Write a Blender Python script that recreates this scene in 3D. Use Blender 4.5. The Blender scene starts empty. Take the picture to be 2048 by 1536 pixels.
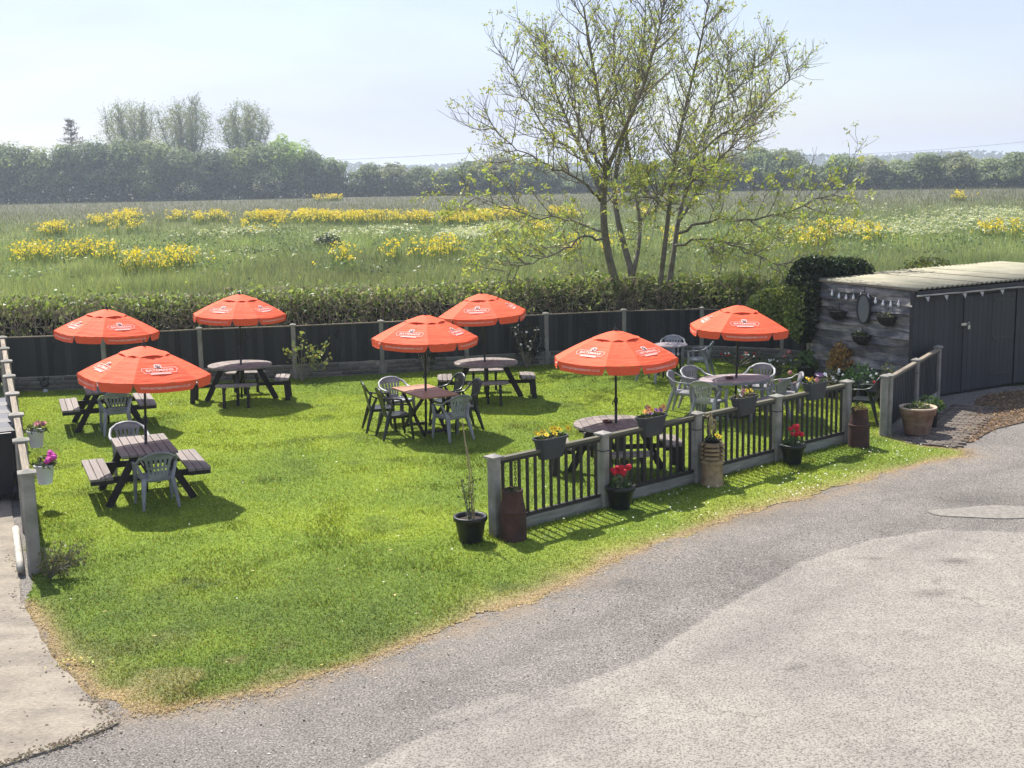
import bpy, bmesh, math, random
import numpy as np
from mathutils import Vector, Matrix, Euler

R = math.radians
random.seed(7)
rng = np.random.default_rng(11)
scn = bpy.context.scene
COL = scn.collection

# ------------------------------------------------------------------ camera
cam_d = bpy.data.cameras.new('camera')
cam = bpy.data.objects.new('camera', cam_d)
COL.objects.link(cam)
CAM_H = 4.6
PITCH = math.atan(423 / 2500)
cam.location = (0, 0, CAM_H)
cam.rotation_euler = (Matrix.Rotation(math.pi / 2 - PITCH, 3, 'X') @ Matrix.Rotation(R(-1.08), 3, 'Z')).to_euler()
cam_d.sensor_width = 36
cam_d.lens = 2500 / 2048 * 36
cam_d.clip_end = 6000
cam_d.clip_start = 0.1
scn.camera = cam

# ------------------------------------------------------------------ sun and sky
SUN = Vector((-0.38, 0.64, 1.0)).normalized()
SUN_EL = math.asin(SUN.z)
SUN_AZ = math.atan2(SUN.x, SUN.y)
sun_d = bpy.data.lights.new('sun', 'SUN')
sun_d.energy = 5.0
sun_d.angle = R(0.55)
sun_d.color = (1.0, 0.95, 0.87)
sun = bpy.data.objects.new('sun', sun_d)
sun.rotation_euler = SUN.to_track_quat('Z', 'Y').to_euler()
sun.location = (-20, 40, 40)
COL.objects.link(sun)

world = bpy.data.worlds.new('World')
scn.world = world
world.use_nodes = True
wn = world.node_tree.nodes
wl = world.node_tree.links
wn.clear()
w_out = wn.new('ShaderNodeOutputWorld')
w_bg = wn.new('ShaderNodeBackground')
w_sky = wn.new('ShaderNodeTexSky')
w_sky.sky_type = 'NISHITA'
w_sky.sun_disc = False
w_sky.sun_elevation = SUN_EL
w_sky.sun_rotation = SUN_AZ
w_sky.air_density = 1.0
w_sky.dust_density = 1.2
w_sky.ozone_density = 1.0
w_bg.inputs['Strength'].default_value = 0.10
# thin high cloud: a veil over the whole sky, broken by soft streaks of noise
tc = wn.new('ShaderNodeTexCoord')
mp = wn.new('ShaderNodeMapping')
mp.inputs['Scale'].default_value = (2.2, 2.2, 9.0)
mp.inputs['Rotation'].default_value = (0.0, 0.10, 0.3)
nz = wn.new('ShaderNodeTexNoise')
nz.inputs['Scale'].default_value = 1.3
nz.inputs['Detail'].default_value = 5
nz.inputs['Roughness'].default_value = 0.52
rp = wn.new('ShaderNodeMapRange')
rp.inputs['From Min'].default_value = 0.36
rp.inputs['From Max'].default_value = 0.72
rp.inputs['To Min'].default_value = 0.38
rp.inputs['To Max'].default_value = 0.82
mx = wn.new('ShaderNodeMix')
mx.data_type = 'RGBA'
mx.inputs['B'].default_value = (3.95, 4.35, 5.9, 1)
wl.new(tc.outputs['Generated'], mp.inputs['Vector'])
wl.new(mp.outputs['Vector'], nz.inputs['Vector'])
wl.new(nz.outputs['Fac'], rp.inputs['Value'])
wl.new(rp.outputs['Result'], mx.inputs['Factor'])
wl.new(w_sky.outputs['Color'], mx.inputs['A'])
wl.new(mx.outputs['Result'], w_bg.inputs['Color'])
wl.new(w_bg.outputs['Background'], w_out.inputs['Surface'])

vs = scn.view_settings
vs.view_transform = 'Standard'
vs.look = 'None'
vs.exposure = 0.75
vs.gamma = 1.0
vs.use_curve_mapping = False
scn.render.engine = 'CYCLES'
scn.cycles.max_bounces = 5
scn.cycles.diffuse_bounces = 3
scn.cycles.transparent_max_bounces = 8
scn.cycles.volume_bounces = 0

# ------------------------------------------------------------------ materials
MATS = {}
def _principled(name):
    m = bpy.data.materials.new(name)
    m.use_nodes = True
    nt = m.node_tree
    return m, nt, nt.nodes['Principled BSDF']

def mat(name, col, rough=0.7, nscale=8.0, namt=0.25, bump=0.0, bscale=40.0, rnd=0.0, spec=0.4,
        stretch=(1, 1, 1), tint=None, metal=0.0, coord='Object', nscale2=None):
    """plain surface: base colour broken by noise, with an optional second tint, per object variation and bump"""
    m, nt, bs = _principled(name)
    N, L = nt.nodes, nt.links
    tcn = N.new('ShaderNodeTexCoord')
    mpn = N.new('ShaderNodeMapping')
    mpn.inputs['Scale'].default_value = stretch
    L.new(tcn.outputs[coord], mpn.inputs['Vector'])
    oi = N.new('ShaderNodeObjectInfo')
    addv = N.new('ShaderNodeVectorMath'); addv.operation = 'ADD'
    sc = N.new('ShaderNodeVectorMath'); sc.operation = 'SCALE'
    cmb = N.new('ShaderNodeCombineXYZ')
    L.new(oi.outputs['Random'], cmb.inputs['X']); L.new(oi.outputs['Random'], cmb.inputs['Y'])
    L.new(cmb.outputs['Vector'], sc.inputs[0]); sc.inputs['Scale'].default_value = 37.0
    L.new(mpn.outputs['Vector'], addv.inputs[0]); L.new(sc.outputs['Vector'], addv.inputs[1])
    n1 = N.new('ShaderNodeTexNoise')
    n1.inputs['Scale'].default_value = nscale
    n1.inputs['Detail'].default_value = 5
    n1.inputs['Roughness'].default_value = 0.6
    L.new(addv.outputs['Vector'], n1.inputs['Vector'])
    mr = N.new('ShaderNodeMapRange')
    mr.inputs['From Min'].default_value = 0.3; mr.inputs['From Max'].default_value = 0.7
    mr.inputs['To Min'].default_value = 1 - namt; mr.inputs['To Max'].default_value = 1 + namt
    L.new(n1.outputs['Fac'], mr.inputs['Value'])
    mr2 = N.new('ShaderNodeMapRange')
    mr2.inputs['To Min'].default_value = 1 - rnd; mr2.inputs['To Max'].default_value = 1 + rnd
    L.new(oi.outputs['Random'], mr2.inputs['Value'])
    mul = N.new('ShaderNodeMath'); mul.operation = 'MULTIPLY'
    L.new(mr.outputs['Result'], mul.inputs[0]); L.new(mr2.outputs['Result'], mul.inputs[1])
    base = N.new('ShaderNodeMix'); base.data_type = 'RGBA'
    base.inputs['A'].default_value = (*col, 1)
    base.inputs['B'].default_value = (*(tint or col), 1)
    n2 = N.new('ShaderNodeTexNoise')
    n2.inputs['Scale'].default_value = nscale2 or nscale * 0.45
    n2.inputs['Detail'].default_value = 4
    L.new(addv.outputs['Vector'], n2.inputs['Vector'])
    r2 = N.new('ShaderNodeMapRange')
    r2.inputs['From Min'].default_value = 0.42; r2.inputs['From Max'].default_value = 0.62
    L.new(n2.outputs['Fac'], r2.inputs['Value'])
    L.new(r2.outputs['Result'], base.inputs['Factor'])
    vm = N.new('ShaderNodeVectorMath'); vm.operation = 'SCALE'
    L.new(base.outputs['Result'], vm.inputs[0]); L.new(mul.outputs['Value'], vm.inputs['Scale'])
    L.new(vm.outputs['Vector'], bs.inputs['Base Color'])
    bs.inputs['Roughness'].default_value = rough
    bs.inputs['Specular IOR Level'].default_value = spec
    bs.inputs['Metallic'].default_value = metal
    if bump:
        nb = N.new('ShaderNodeTexNoise')
        nb.inputs['Scale'].default_value = bscale
        nb.inputs['Detail'].default_value = 4
        L.new(addv.outputs['Vector'], nb.inputs['Vector'])
        b = N.new('ShaderNodeBump')
        b.inputs['Strength'].default_value = 0.6
        b.inputs['Distance'].default_value = bump
        L.new(nb.outputs['Fac'], b.inputs['Height'])
        L.new(b.outputs['Normal'], bs.inputs['Normal'])
    MATS[name] = m
    return m

def leafmat(name, trans=0.35, rough=0.5, spec=0.35, tboost=(1.25, 1.2, 0.6)):
    """thin leaf: colour read from the attribute Col, lets light through"""
    m, nt, bs = _principled(name)
    N, L = nt.nodes, nt.links
    at = N.new('ShaderNodeAttribute'); at.attribute_name = 'Col'
    tr = N.new('ShaderNodeBsdfTranslucent')
    tb = N.new('ShaderNodeVectorMath'); tb.operation = 'MULTIPLY'
    tb.inputs[1].default_value = tboost
    L.new(at.outputs['Color'], tb.inputs[0])
    L.new(tb.outputs['Vector'], tr.inputs['Color'])
    L.new(at.outputs['Color'], bs.inputs['Base Color'])
    bs.inputs['Roughness'].default_value = rough
    bs.inputs['Specular IOR Level'].default_value = spec
    ms = N.new('ShaderNodeMixShader'); ms.inputs['Fac'].default_value = trans
    L.new(bs.outputs['BSDF'], ms.inputs[1]); L.new(tr.outputs['BSDF'], ms.inputs[2])
    L.new(ms.outputs['Shader'], N['Material Output'].inputs['Surface'])
    MATS[name] = m
    return m

mat('concrete', (0.30, 0.28, 0.25), 0.9, 5, 0.25, 0.004, 60, 0.12, 0.2, tint=(0.24, 0.24, 0.2))
mat('fence_paint', (0.030, 0.032, 0.033), 0.65, 3, 0.4, 0.004, 30, 0.45, 0.35, stretch=(14, 14, 1.5))
mat('rail_wood', (0.30, 0.25, 0.19), 0.8, 6, 0.3, 0.003, 40, 0.1, 0.2, tint=(0.20, 0.17, 0.13))
mat('rail_paint', (0.035, 0.032, 0.027), 0.6, 6, 0.3, 0.002, 40, 0.1, 0.3)
mat('rail_top', (0.13, 0.12, 0.085), 0.7, 6, 0.3, 0.002, 40, 0.1, 0.3)
mat('black_metal', (0.018, 0.018, 0.02), 0.45, 10, 0.2, 0, 1, 0.1, 0.5)
mat('stone_grey', (0.17, 0.165, 0.15), 0.9, 14, 0.35, 0.006, 40, 0.35, 0.2, tint=(0.11, 0.115, 0.09))
mat('table_wood', (0.255, 0.222, 0.20), 0.72, 5, 0.3, 0.002, 40, 0.16, 0.35, stretch=(5, 0.6, 5), tint=(0.18, 0.148, 0.135))
mat('table_frame', (0.028, 0.023, 0.023), 0.7, 5, 0.3, 0.002, 40, 0.15, 0.35)
mat('teak', (0.40, 0.20, 0.11), 0.5, 6, 0.25, 0.001, 40, 0.15, 0.45, stretch=(1, 8, 1))
mat('resin_grey', (0.305, 0.31, 0.33), 0.45, 7, 0.16, 0, 1, 0.12, 0.5, tint=(0.20, 0.20, 0.21))
mat('resin_black', (0.012, 0.017, 0.016), 0.33, 3, 0.15, 0, 1, 0.1, 0.55)
mat('resin_top', (0.40, 0.34, 0.35), 0.5, 8, 0.25, 0, 1, 0.06, 0.5, tint=(0.30, 0.24, 0.25))
mat('pole_black', (0.014, 0.014, 0.016), 0.4, 5, 0.2, 0, 1, 0, 0.5)
mat('print_white', (0.84, 0.52, 0.46), 0.8, 30, 0.05)
mat('print_dark', (0.10, 0.09, 0.10), 0.8, 30, 0.05)
mat('ashtray', (0.10, 0.03, 0.022), 0.45, 10, 0.2)
mat('pot_black', (0.016, 0.016, 0.019), 0.45, 5, 0.25, 0.001, 30, 0.2, 0.5)
mat('planter_grey', (0.045, 0.047, 0.055), 0.55, 5, 0.15, 0.001, 60, 0.1, 0.4)
mat('pot_white', (0.62, 0.63, 0.68), 0.5, 5, 0.12)
mat('terracotta', (0.26, 0.15, 0.105), 0.85, 7, 0.3, 0.003, 50, 0.1, 0.2, tint=(0.30, 0.22, 0.17))
mat('terracotta_lip', (0.52, 0.40, 0.30), 0.85, 7, 0.2, 0.003, 50, 0.1, 0.2)
mat('clay_brown', (0.085, 0.040, 0.031), 0.8, 7, 0.3, 0.003, 40, 0.1, 0.25, tint=(0.06, 0.034, 0.029))
mat('clay_buff', (0.33, 0.245, 0.14), 0.75, 8, 0.35, 0.003, 40, 0.1, 0.3, tint=(0.24, 0.165, 0.08))
mat('soil', (0.03, 0.022, 0.016), 0.95, 30, 0.4, 0.01, 60)
mat('bark', (0.20, 0.18, 0.155), 0.9, 8, 0.35, 0.01, 30, 0.1, 0.2, tint=(0.19, 0.17, 0.12))
mat('twig', (0.21, 0.19, 0.155), 0.9, 8, 0.3)
mat('hedge_twig', (0.27, 0.22, 0.155), 0.9, 3, 0.4, 0, 1, 0.2, 0.2)
mat('shed_front', (0.026, 0.027, 0.032), 0.6, 5, 0.3, 0.003, 30, 0.16, 0.4, stretch=(12, 12, 1), tint=(0.036, 0.036, 0.041))
mat('shed_board', (0.060, 0.061, 0.066), 0.5, 5, 0.45, 0.008, 12, 0.3, 0.5, stretch=(1, 1, 4), tint=(0.21, 0.20, 0.185), nscale2=1.6)
mat('roof_sheet', (0.33, 0.305, 0.225), 0.85, 2, 0.18, 0.002, 40, 0.05, 0.25, tint=(0.27, 0.26, 0.19))
mat('cane', (0.34, 0.26, 0.15), 0.7, 10, 0.2)
mat('steel', (0.5, 0.5, 0.5), 0.35, 10, 0.1, metal=0.9)
mat('glass_bulb', (0.75, 0.76, 0.8), 0.1, 10, 0.05, spec=0.8)
mat('flag_white', (0.42, 0.41, 0.39), 0.9, 20, 0.1)
mat('bin_plastic', (0.018, 0.020, 0.026), 0.45, 5, 0.2, 0.001, 40, 0.1, 0.5)
mat('bin_lid', (0.030, 0.028, 0.042), 0.55, 5, 0.2, 0, 1, 0.1, 0.6)
mat('pipe', (0.45, 0.42, 0.36), 0.7, 6, 0.3)
mat('brick', (0.15, 0.118, 0.098), 0.9, 14, 0.35, 0.004, 60, 0.25, 0.2, tint=(0.13, 0.12, 0.10))
mat('coir', (0.022, 0.019, 0.017), 0.95, 20, 0.4, 0.01, 60)
mat('mirror', (0.16, 0.17, 0.19), 0.18, 5, 0.05, spec=0.9)
mat('wire_black', (0.02, 0.02, 0.02), 0.6)
for nm, c in dict(petal_yellow=(0.85, 0.58, 0.018), petal_red=(0.55, 0.012, 0.03), petal_pink=(0.60, 0.06, 0.35), petal_white=(0.80, 0.80, 0.78),
                  petal_orange=(0.70, 0.28, 0.10), petal_purple=(0.22, 0.10, 0.25), petal_rose=(0.55, 0.20, 0.20), petal_eye=(0.03, 0.01, 0.012)).items():
    mat(nm, c, 0.7, 30, 0.15)
leafmat('leaf', 0.35)
leafmat('grass', 0.42, 0.6, 0.15, (1.3, 1.2, 0.45))
leafmat('far_leaf', 0.42, 0.6, 0.2)
leafmat('dry', 0.15, 0.8, 0.1)

# parasol cloth: thin orange weave, glows when the sun is behind it
def cloth_mat():
    m, nt, bs = _principled('parasol_cloth')
    N, L = nt.nodes, nt.links
    n = N.new('ShaderNodeTexNoise'); n.inputs['Scale'].default_value = 5; n.inputs['Detail'].default_value = 4
    tcn = N.new('ShaderNodeTexCoord'); L.new(tcn.outputs['Object'], n.inputs['Vector'])
    mxn = N.new('ShaderNodeMix'); mxn.data_type = 'RGBA'
    mxn.inputs['A'].default_value = (0.84, 0.108, 0.042, 1); mxn.inputs['B'].default_value = (0.88, 0.132, 0.052, 1)
    L.new(n.outputs['Fac'], mxn.inputs['Factor'])
    L.new(mxn.outputs['Result'], bs.inputs['Base Color'])
    bs.inputs['Roughness'].default_value = 0.75
    bs.inputs['Specular IOR Level'].default_value = 0.25
    tr = N.new('ShaderNodeBsdfTranslucent'); tr.inputs['Color'].default_value = (0.75, 0.10, 0.05, 1)
    ms = N.new('ShaderNodeMixShader'); ms.inputs['Fac'].default_value = 0.06
    L.new(bs.outputs['BSDF'], ms.inputs[1]); L.new(tr.outputs['BSDF'], ms.inputs[2])
    L.new(ms.outputs['Shader'], N['Material Output'].inputs['Surface'])
    # fine folds in the cloth
    w = N.new('ShaderNodeTexNoise'); w.inputs['Scale'].default_value = 3.5; w.inputs['Detail'].default_value = 2
    mpn = N.new('ShaderNodeMapping'); mpn.inputs['Scale'].default_value = (1, 1, 9)
    L.new(tcn.outputs['Object'], mpn.inputs['Vector']); L.new(mpn.outputs['Vector'], w.inputs['Vector'])
    b = N.new('ShaderNodeBump'); b.inputs['Strength'].default_value = 0.5; b.inputs['Distance'].default_value = 0.03
    L.new(w.outputs['Fac'], b.inputs['Height']); L.new(b.outputs['Normal'], bs.inputs['Normal'])
    MATS['parasol_cloth'] = m
cloth_mat()

# ------------------------------------------------------------------ mesh helpers
def V(*a): return Vector(a)

class MB:
    """collects shapes, then links them as ONE mesh object"""
    def __init__(s): s.v, s.f = [], []
    def add(s, vs_, fs):
        o = len(s.v)
        s.v += [tuple(p) for p in vs_]
        s.f += [tuple(i + o for i in f) for f in fs]
        return s
    def box(s, c, d, rot=None):
        x, y, z = d[0] / 2, d[1] / 2, d[2] / 2
        p = [V(*q) for q in ((-x, -y, -z), (x, -y, -z), (x, y, -z), (-x, y, -z), (-x, -y, z), (x, -y, z), (x, y, z), (-x, y, z))]
        if rot is not None: p = [rot @ q for q in p]
        c = V(*c)
        return s.add([q + c for q in p], [(0, 3, 2, 1), (4, 5, 6, 7), (0, 1, 5, 4), (1, 2, 6, 5), (2, 3, 7, 6), (3, 0, 4, 7)])
    def beam(s, a, b, w, h):
        a, b = V(*a), V(*b)
        d = b - a
        q = d.to_track_quat('Y', 'Z').to_matrix()
        return s.box((a + b) / 2, (w, d.length, h), q)
    def slab(s, poly, z0, z1):
        n = len(poly)
        vs_ = [(x, y, z0) for x, y in poly] + [(x, y, z1) for x, y in poly]
        fs = [tuple(range(n - 1, -1, -1)), tuple(range(n, 2 * n))] + [(i, (i + 1) % n, n + (i + 1) % n, n + i) for i in range(n)]
        return s.add(vs_, fs)
    def tube(s, pts, rad, n=6, closed=False, flat=1.0):
        pts = [V(*p) for p in pts]
        if not hasattr(rad, '__len__'): rad = [rad] * len(pts)
        rings, prev = [], None
        m = len(pts)
        for i, p in enumerate(pts):
            if closed: t = pts[(i + 1) % m] - pts[i - 1]
            else: t = pts[min(i + 1, m - 1)] - pts[max(i - 1, 0)]
            t.normalize()
            if prev is None:
                u = t.orthogonal().normalized() if abs(t.z) > 0.95 else t.cross(V(0, 0, 1)).normalized()
            else:
                u = (prev - t * prev.dot(t)).normalized()
            prev = u
            w = t.cross(u)
            rings.append([p + (u * math.cos(2 * math.pi * k / n) + w * math.sin(2 * math.pi * k / n) * flat) * rad[i] for k in range(n)])
        vs_ = [q for r in rings for q in r]
        fs = []
        for i in range(m if closed else m - 1):
            j = (i + 1) % m
            for k in range(n):
                fs.append((i * n + k, i * n + (k + 1) % n, j * n + (k + 1) % n, j * n + k))
        if not closed:
            fs.append(tuple(range(n - 1, -1, -1)))
            fs.append(tuple((m - 1) * n + k for k in range(n)))
        return s.add(vs_, fs)
    def lathe(s, prof, n=20, c=(0, 0, 0), cap=True):
        vs_, fs = [], []
        m = len(prof)
        for r, z in prof:
            for k in range(n):
                a = 2 * math.pi * k / n
                vs_.append((c[0] + r * math.cos(a), c[1] + r * math.sin(a), c[2] + z))
        for i in range(m - 1):
            for k in range(n):
                fs.append((i * n + k, i * n + (k + 1) % n, (i + 1) * n + (k + 1) % n, (i + 1) * n + k))
        if cap:
            fs.append(tuple(range(n - 1, -1, -1)))
            fs.append(tuple((m - 1) * n + k for k in range(n)))
        return s.add(vs_, fs)
    def blob(s, c, r, n=6):
        prof = [(max(0.02, math.sin(math.pi * i / 4)) * r[0], -math.cos(math.pi * i / 4) * r[1]) for i in range(5)]
        return s.lathe(prof, n, c)
    def mesh(s, name, m, smooth=False):
        me = bpy.data.meshes.new(name)
        me.from_pydata(s.v, [], s.f)
        me.materials.append(MATS[m])
        if smooth:
            for p in me.polygons: p.use_smooth = True
        me.update()
        return me
    def build(s, name, m, parent=None, smooth=False, world=False):
        if world and parent is not None:
            o = parent.location
            s.v = [(x - o.x, y - o.y, z - o.z) for x, y, z in s.v]
        ob = bpy.data.objects.new(name, s.mesh(name, m, smooth))
        COL.objects.link(ob)
        ob.parent = parent
        return ob

def np_mesh(name, verts, faces, m, col=None, parent=None, attrs=None, smooth=False):
    """big mesh straight from arrays; col is one colour per vertex"""
    verts = np.asarray(verts, np.float32); faces = np.asarray(faces, np.int32)
    k = faces.shape[1]
    me = bpy.data.meshes.new(name)
    me.vertices.add(len(verts)); me.vertices.foreach_set('co', verts.ravel())
    me.loops.add(faces.size); me.loops.foreach_set('vertex_index', faces.ravel())
    me.polygons.add(len(faces)); me.polygons.foreach_set('loop_start', np.arange(0, faces.size, k, dtype=np.int32))
    if smooth: me.polygons.foreach_set('use_smooth', np.ones(len(faces), bool))
    me.update(calc_edges=True)
    if col is not None:
        a = me.color_attributes.new('Col', 'FLOAT_COLOR', 'POINT')
        rgba = np.ones((len(verts), 4), np.float32); rgba[:, :3] = col
        a.data.foreach_set('color', rgba.ravel())
    for an, av in (attrs or {}).items():
        a = me.attributes.new(an, 'FLOAT', 'POINT')
        a.data.foreach_set('value', np.asarray(av, np.float32))
    me.materials.append(MATS[m])
    ob = bpy.data.objects.new(name, me)
    COL.objects.link(ob)
    ob.parent = parent
    return ob

def unit(n, up=0.0):
    v = rng.normal(size=(n, 3)); v[:, 2] += up
    return v / np.linalg.norm(v, axis=1, keepdims=True)

def leaves(C, size, aspect=0.6, up=0.0, flatten=None):
    """one diamond leaf per centre, turned at random"""
    n = len(C)
    a = unit(n, up)
    b = np.cross(a, unit(n))
    b /= np.linalg.norm(b, axis=1, keepdims=True) + 1e-9
    s = np.broadcast_to(np.asarray(size, float).reshape(-1, 1), (n, 1))
    P = np.stack([C - a * s * 0.5, C + b * s * aspect * 0.5, C + a * s * 0.5, C - b * s * aspect * 0.5], 1)
    return P.reshape(-1, 3), np.arange(4 * n).reshape(-1, 4)

def leaves_out(C, N, size, aspect=0.65):
    """leaves whose faces look roughly outwards along N, so that a clump shades as a rounded mass"""
    n = len(C)
    N = N + unit(n) * .55; N = N / (np.linalg.norm(N, axis=1, keepdims=True) + 1e-9)
    a = np.cross(N, unit(n)); a /= np.linalg.norm(a, axis=1, keepdims=True) + 1e-9
    b = np.cross(N, a)
    s = np.asarray(size, float).reshape(-1, 1)
    P = np.stack([C - a * s * .5, C + b * s * aspect * .5, C + a * s * .5, C - b * s * aspect * .5], 1)
    return P.reshape(-1, 3), np.arange(4 * n).reshape(-1, 4)

def vary(n, c, amt=0.25, hue=0.12):
    c = np.asarray(c, float)
    k = 1 + rng.uniform(-amt, amt, (n, 1))
    h = 1 + rng.uniform(-hue, hue, (n, 3))
    return np.clip(c * k * h, 0, 1)

def tag(o, label=None, cat=None, group=None, kind=None):
    if label: o['label'] = label
    if cat: o['category'] = cat
    if group: o['group'] = group
    if kind: o['kind'] = kind
    return o

def thing(name, label, cat, loc=(0, 0, 0), rz=0.0, group=None):
    o = bpy.data.objects.new(name, None)
    COL.objects.link(o)
    o.location = loc
    o.rotation_euler = (0, 0, rz)
    o.empty_display_size = 0.2
    return tag(o, label, cat, group)

def inst(name, me, parent, loc=(0, 0, 0), rot=(0, 0, 0), scale=(1, 1, 1)):
    o = bpy.data.objects.new(name, me)
    COL.objects.link(o)
    o.parent = parent
    o.location = loc; o.rotation_euler = rot; o.scale = scale
    return o

def copy_tree(o, parent=None):
    c = o.copy(); COL.objects.link(c)
    if parent is not None: c.parent = parent
    for ch in o.children: copy_tree(ch, c)
    return c

_boxes = {}
def ubox(m, bev=0.0):
    """unit box mesh shared by all pieces of one material; bev chamfers the top edges"""
    k = (m, bev)
    if k not in _boxes:
        b = MB()
        if bev:
            q = 0.5 - bev
            b.add([(-.5, -.5, -.5), (.5, -.5, -.5), (.5, .5, -.5), (-.5, .5, -.5), (-.5, -.5, q), (.5, -.5, q), (.5, .5, q), (-.5, .5, q),
                   (-q, -q, .5), (q, -q, .5), (q, q, .5), (-q, q, .5)],
                  [(0, 3, 2, 1), (0, 1, 5, 4), (1, 2, 6, 5), (2, 3, 7, 6), (3, 0, 4, 7), (4, 5, 9, 8), (5, 6, 10, 9), (6, 7, 11, 10), (7, 4, 8, 11), (8, 9, 10, 11)])
        else: b.box((0, 0, 0), (1, 1, 1))
        _boxes[k] = b.mesh('piece', m)
    return _boxes[k]

def inside(P, poly):
    x, y = P[:, 0], P[:, 1]
    r = np.zeros(len(P), bool)
    n = len(poly)
    for i in range(n):
        x0, y0 = poly[i]; x1, y1 = poly[(i + 1) % n]
        c = ((y0 > y) != (y1 > y)) & (x < (x1 - x0) * (y - y0) / (y1 - y0 + 1e-12) + x0)
        r ^= c
    return r

def dist_line(P, line):
    d = np.full(len(P), 1e9); side = np.zeros(len(P))
    for (x0, y0), (x1, y1) in zip(line[:-1], line[1:]):
        dx, dy = x1 - x0, y1 - y0
        t = np.clip(((P[:, 0] - x0) * dx + (P[:, 1] - y0) * dy) / (dx * dx + dy * dy), 0, 1)
        qx, qy = P[:, 0] - x0 - t * dx, P[:, 1] - y0 - t * dy
        dd = np.hypot(qx, qy)
        m = dd < d
        d = np.where(m, dd, d); side = np.where(m, np.sign(dx * qy - dy * qx), side)
    return d, side

def vnoise(P, scale, seed=0):
    """cheap smooth value noise on x, y"""
    r = np.random.default_rng(seed)
    T = r.random((64, 64))
    p = P[:, :2] * scale + 1000
    i = np.floor(p).astype(int); f = p - i; f = f * f * (3 - 2 * f)
    g = lambda a, b: T[(i[:, 0] + a) % 64, (i[:, 1] + b) % 64]
    return (g(0, 0) * (1 - f[:, 0]) + g(1, 0) * f[:, 0]) * (1 - f[:, 1]) + (g(0, 1) * (1 - f[:, 0]) + g(1, 1) * f[:, 0]) * f[:, 1]

def fbm(P, scale, seed=0):
    return (vnoise(P, scale, seed) + 0.5 * vnoise(P, scale * 2.1, seed + 1) + 0.25 * vnoise(P, scale * 4.3, seed + 2)) / 1.75
# ================================================================== THE SETTING
LAWN_EDGE = [(-5.46, 13.36), (-4.98, 12.55), (-4.60, 11.84), (-4.22, 11.31), (-3.89, 10.83), (-3.39, 10.43), (-3.12, 10.42), (-2.72, 10.61),
             (-2.26, 10.81), (-1.51, 11.43), (-0.88, 12.12), (-0.01, 12.98), (0.56, 13.61), (1.34, 14.70), (2.35, 15.72), (3.21, 16.52),
             (4.38, 17.38), (5.57, 18.49), (6.58, 19.25), (7.34, 19.61), (7.39, 20.09), (6.96, 20.39), (6.62, 21.0)]
LEFT_A, LEFT_B = (-5.75, 14.40), (-11.25, 27.45)
BACK = [(-11.25, 27.45), (-9.12, 27.72), (-7.10, 28.30), (-5.02, 28.62), (-3.04, 29.05), (-1.07, 29.48), (0.85, 30.0), (2.77, 30.45), (4.70, 30.55), (6.50, 29.68), (6.98, 29.05)]
FRONT = [(-0.25, 15.55), (1.24, 16.86), (2.72, 18.16), (4.18, 19.44), (5.62, 20.68)]
SIDE = [(6.50, 21.22), (7.50, 22.90), (8.46, 24.52)]
SHED0 = V(7.93, 24.40, 0); SHED_F = V(0.858, 0.513, 0); SHED_L = V(-0.513, 0.858, 0)
LAWN = LAWN_EDGE + [(6.5, 21.22), (7.9, 24.3), (6.9, 26.7), (7.0, 29.2)] + BACK[::-1][1:] + [LEFT_A, (-5.62, 13.9)]

# ---- field: one sheet out to the horizon
def field_mat():
    m, nt, bs = _principled('field')
    N, L = nt.nodes, nt.links
    geo = N.new('ShaderNodeNewGeometry')
    n1 = N.new('ShaderNodeTexNoise'); n1.inputs['Scale'].default_value = 0.045; n1.inputs['Detail'].default_value = 6
    n2 = N.new('ShaderNodeTexNoise'); n2.inputs['Scale'].default_value = 1.2; n2.inputs['Detail'].default_value = 6
    L.new(geo.outputs['Position'], n1.inputs['Vector']); L.new(geo.outputs['Position'], n2.inputs['Vector'])
    cr = N.new('ShaderNodeValToRGB')
    cr.color_ramp.elements[0].position = 0.35; cr.color_ramp.elements[0].color = (0.14, 0.18, 0.07, 1)
    cr.color_ramp.elements[1].position = 0.65; cr.color_ramp.elements[1].color = (0.20, 0.25, 0.09, 1)
    L.new(n1.outputs['Fac'], cr.inputs['Fac'])
    sx = N.new('ShaderNodeSeparateXYZ'); L.new(geo.outputs['Position'], sx.inputs['Vector'])
    mr = N.new('ShaderNodeMapRange'); mr.inputs['From Min'].default_value = 105; mr.inputs['From Max'].default_value = 190
    L.new(sx.outputs['Y'], mr.inputs['Value'])
    mxn = N.new('ShaderNodeMix'); mxn.data_type = 'RGBA'; mxn.inputs['B'].default_value = (0.125, 0.122, 0.088, 1)
    L.new(mr.outputs['Result'], mxn.inputs['Factor']); L.new(cr.outputs['Color'], mxn.inputs['A'])
    ml = N.new('ShaderNodeMix'); ml.data_type = 'RGBA'; ml.blend_type = 'MULTIPLY'; ml.inputs['Factor'].default_value = 0.6
    cr2 = N.new('ShaderNodeValToRGB'); cr2.color_ramp.elements[0].color = (0.45, 0.45, 0.45, 1); cr2.color_ramp.elements[1].color = (1.3, 1.3, 1.3, 1)
    L.new(n2.outputs['Fac'], cr2.inputs['Fac'])
    L.new(mxn.outputs['Result'], ml.inputs['A']); L.new(cr2.outputs['Color'], ml.inputs['B'])
    L.new(ml.outputs['Result'], bs.inputs['Base Color'])
    bs.inputs['Roughness'].default_value = 0.95; bs.inputs['Specular IOR Level'].default_value = 0.1
    MATS['field'] = m
field_mat()
tag(MB().add([(-2400, -60, -0.08), (2400, -60, -0.08), (2400, 3000, -0.08), (-2400, 3000, -0.08)], [(0, 1, 2, 3)]).build('field', 'field'), kind='structure')

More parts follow.
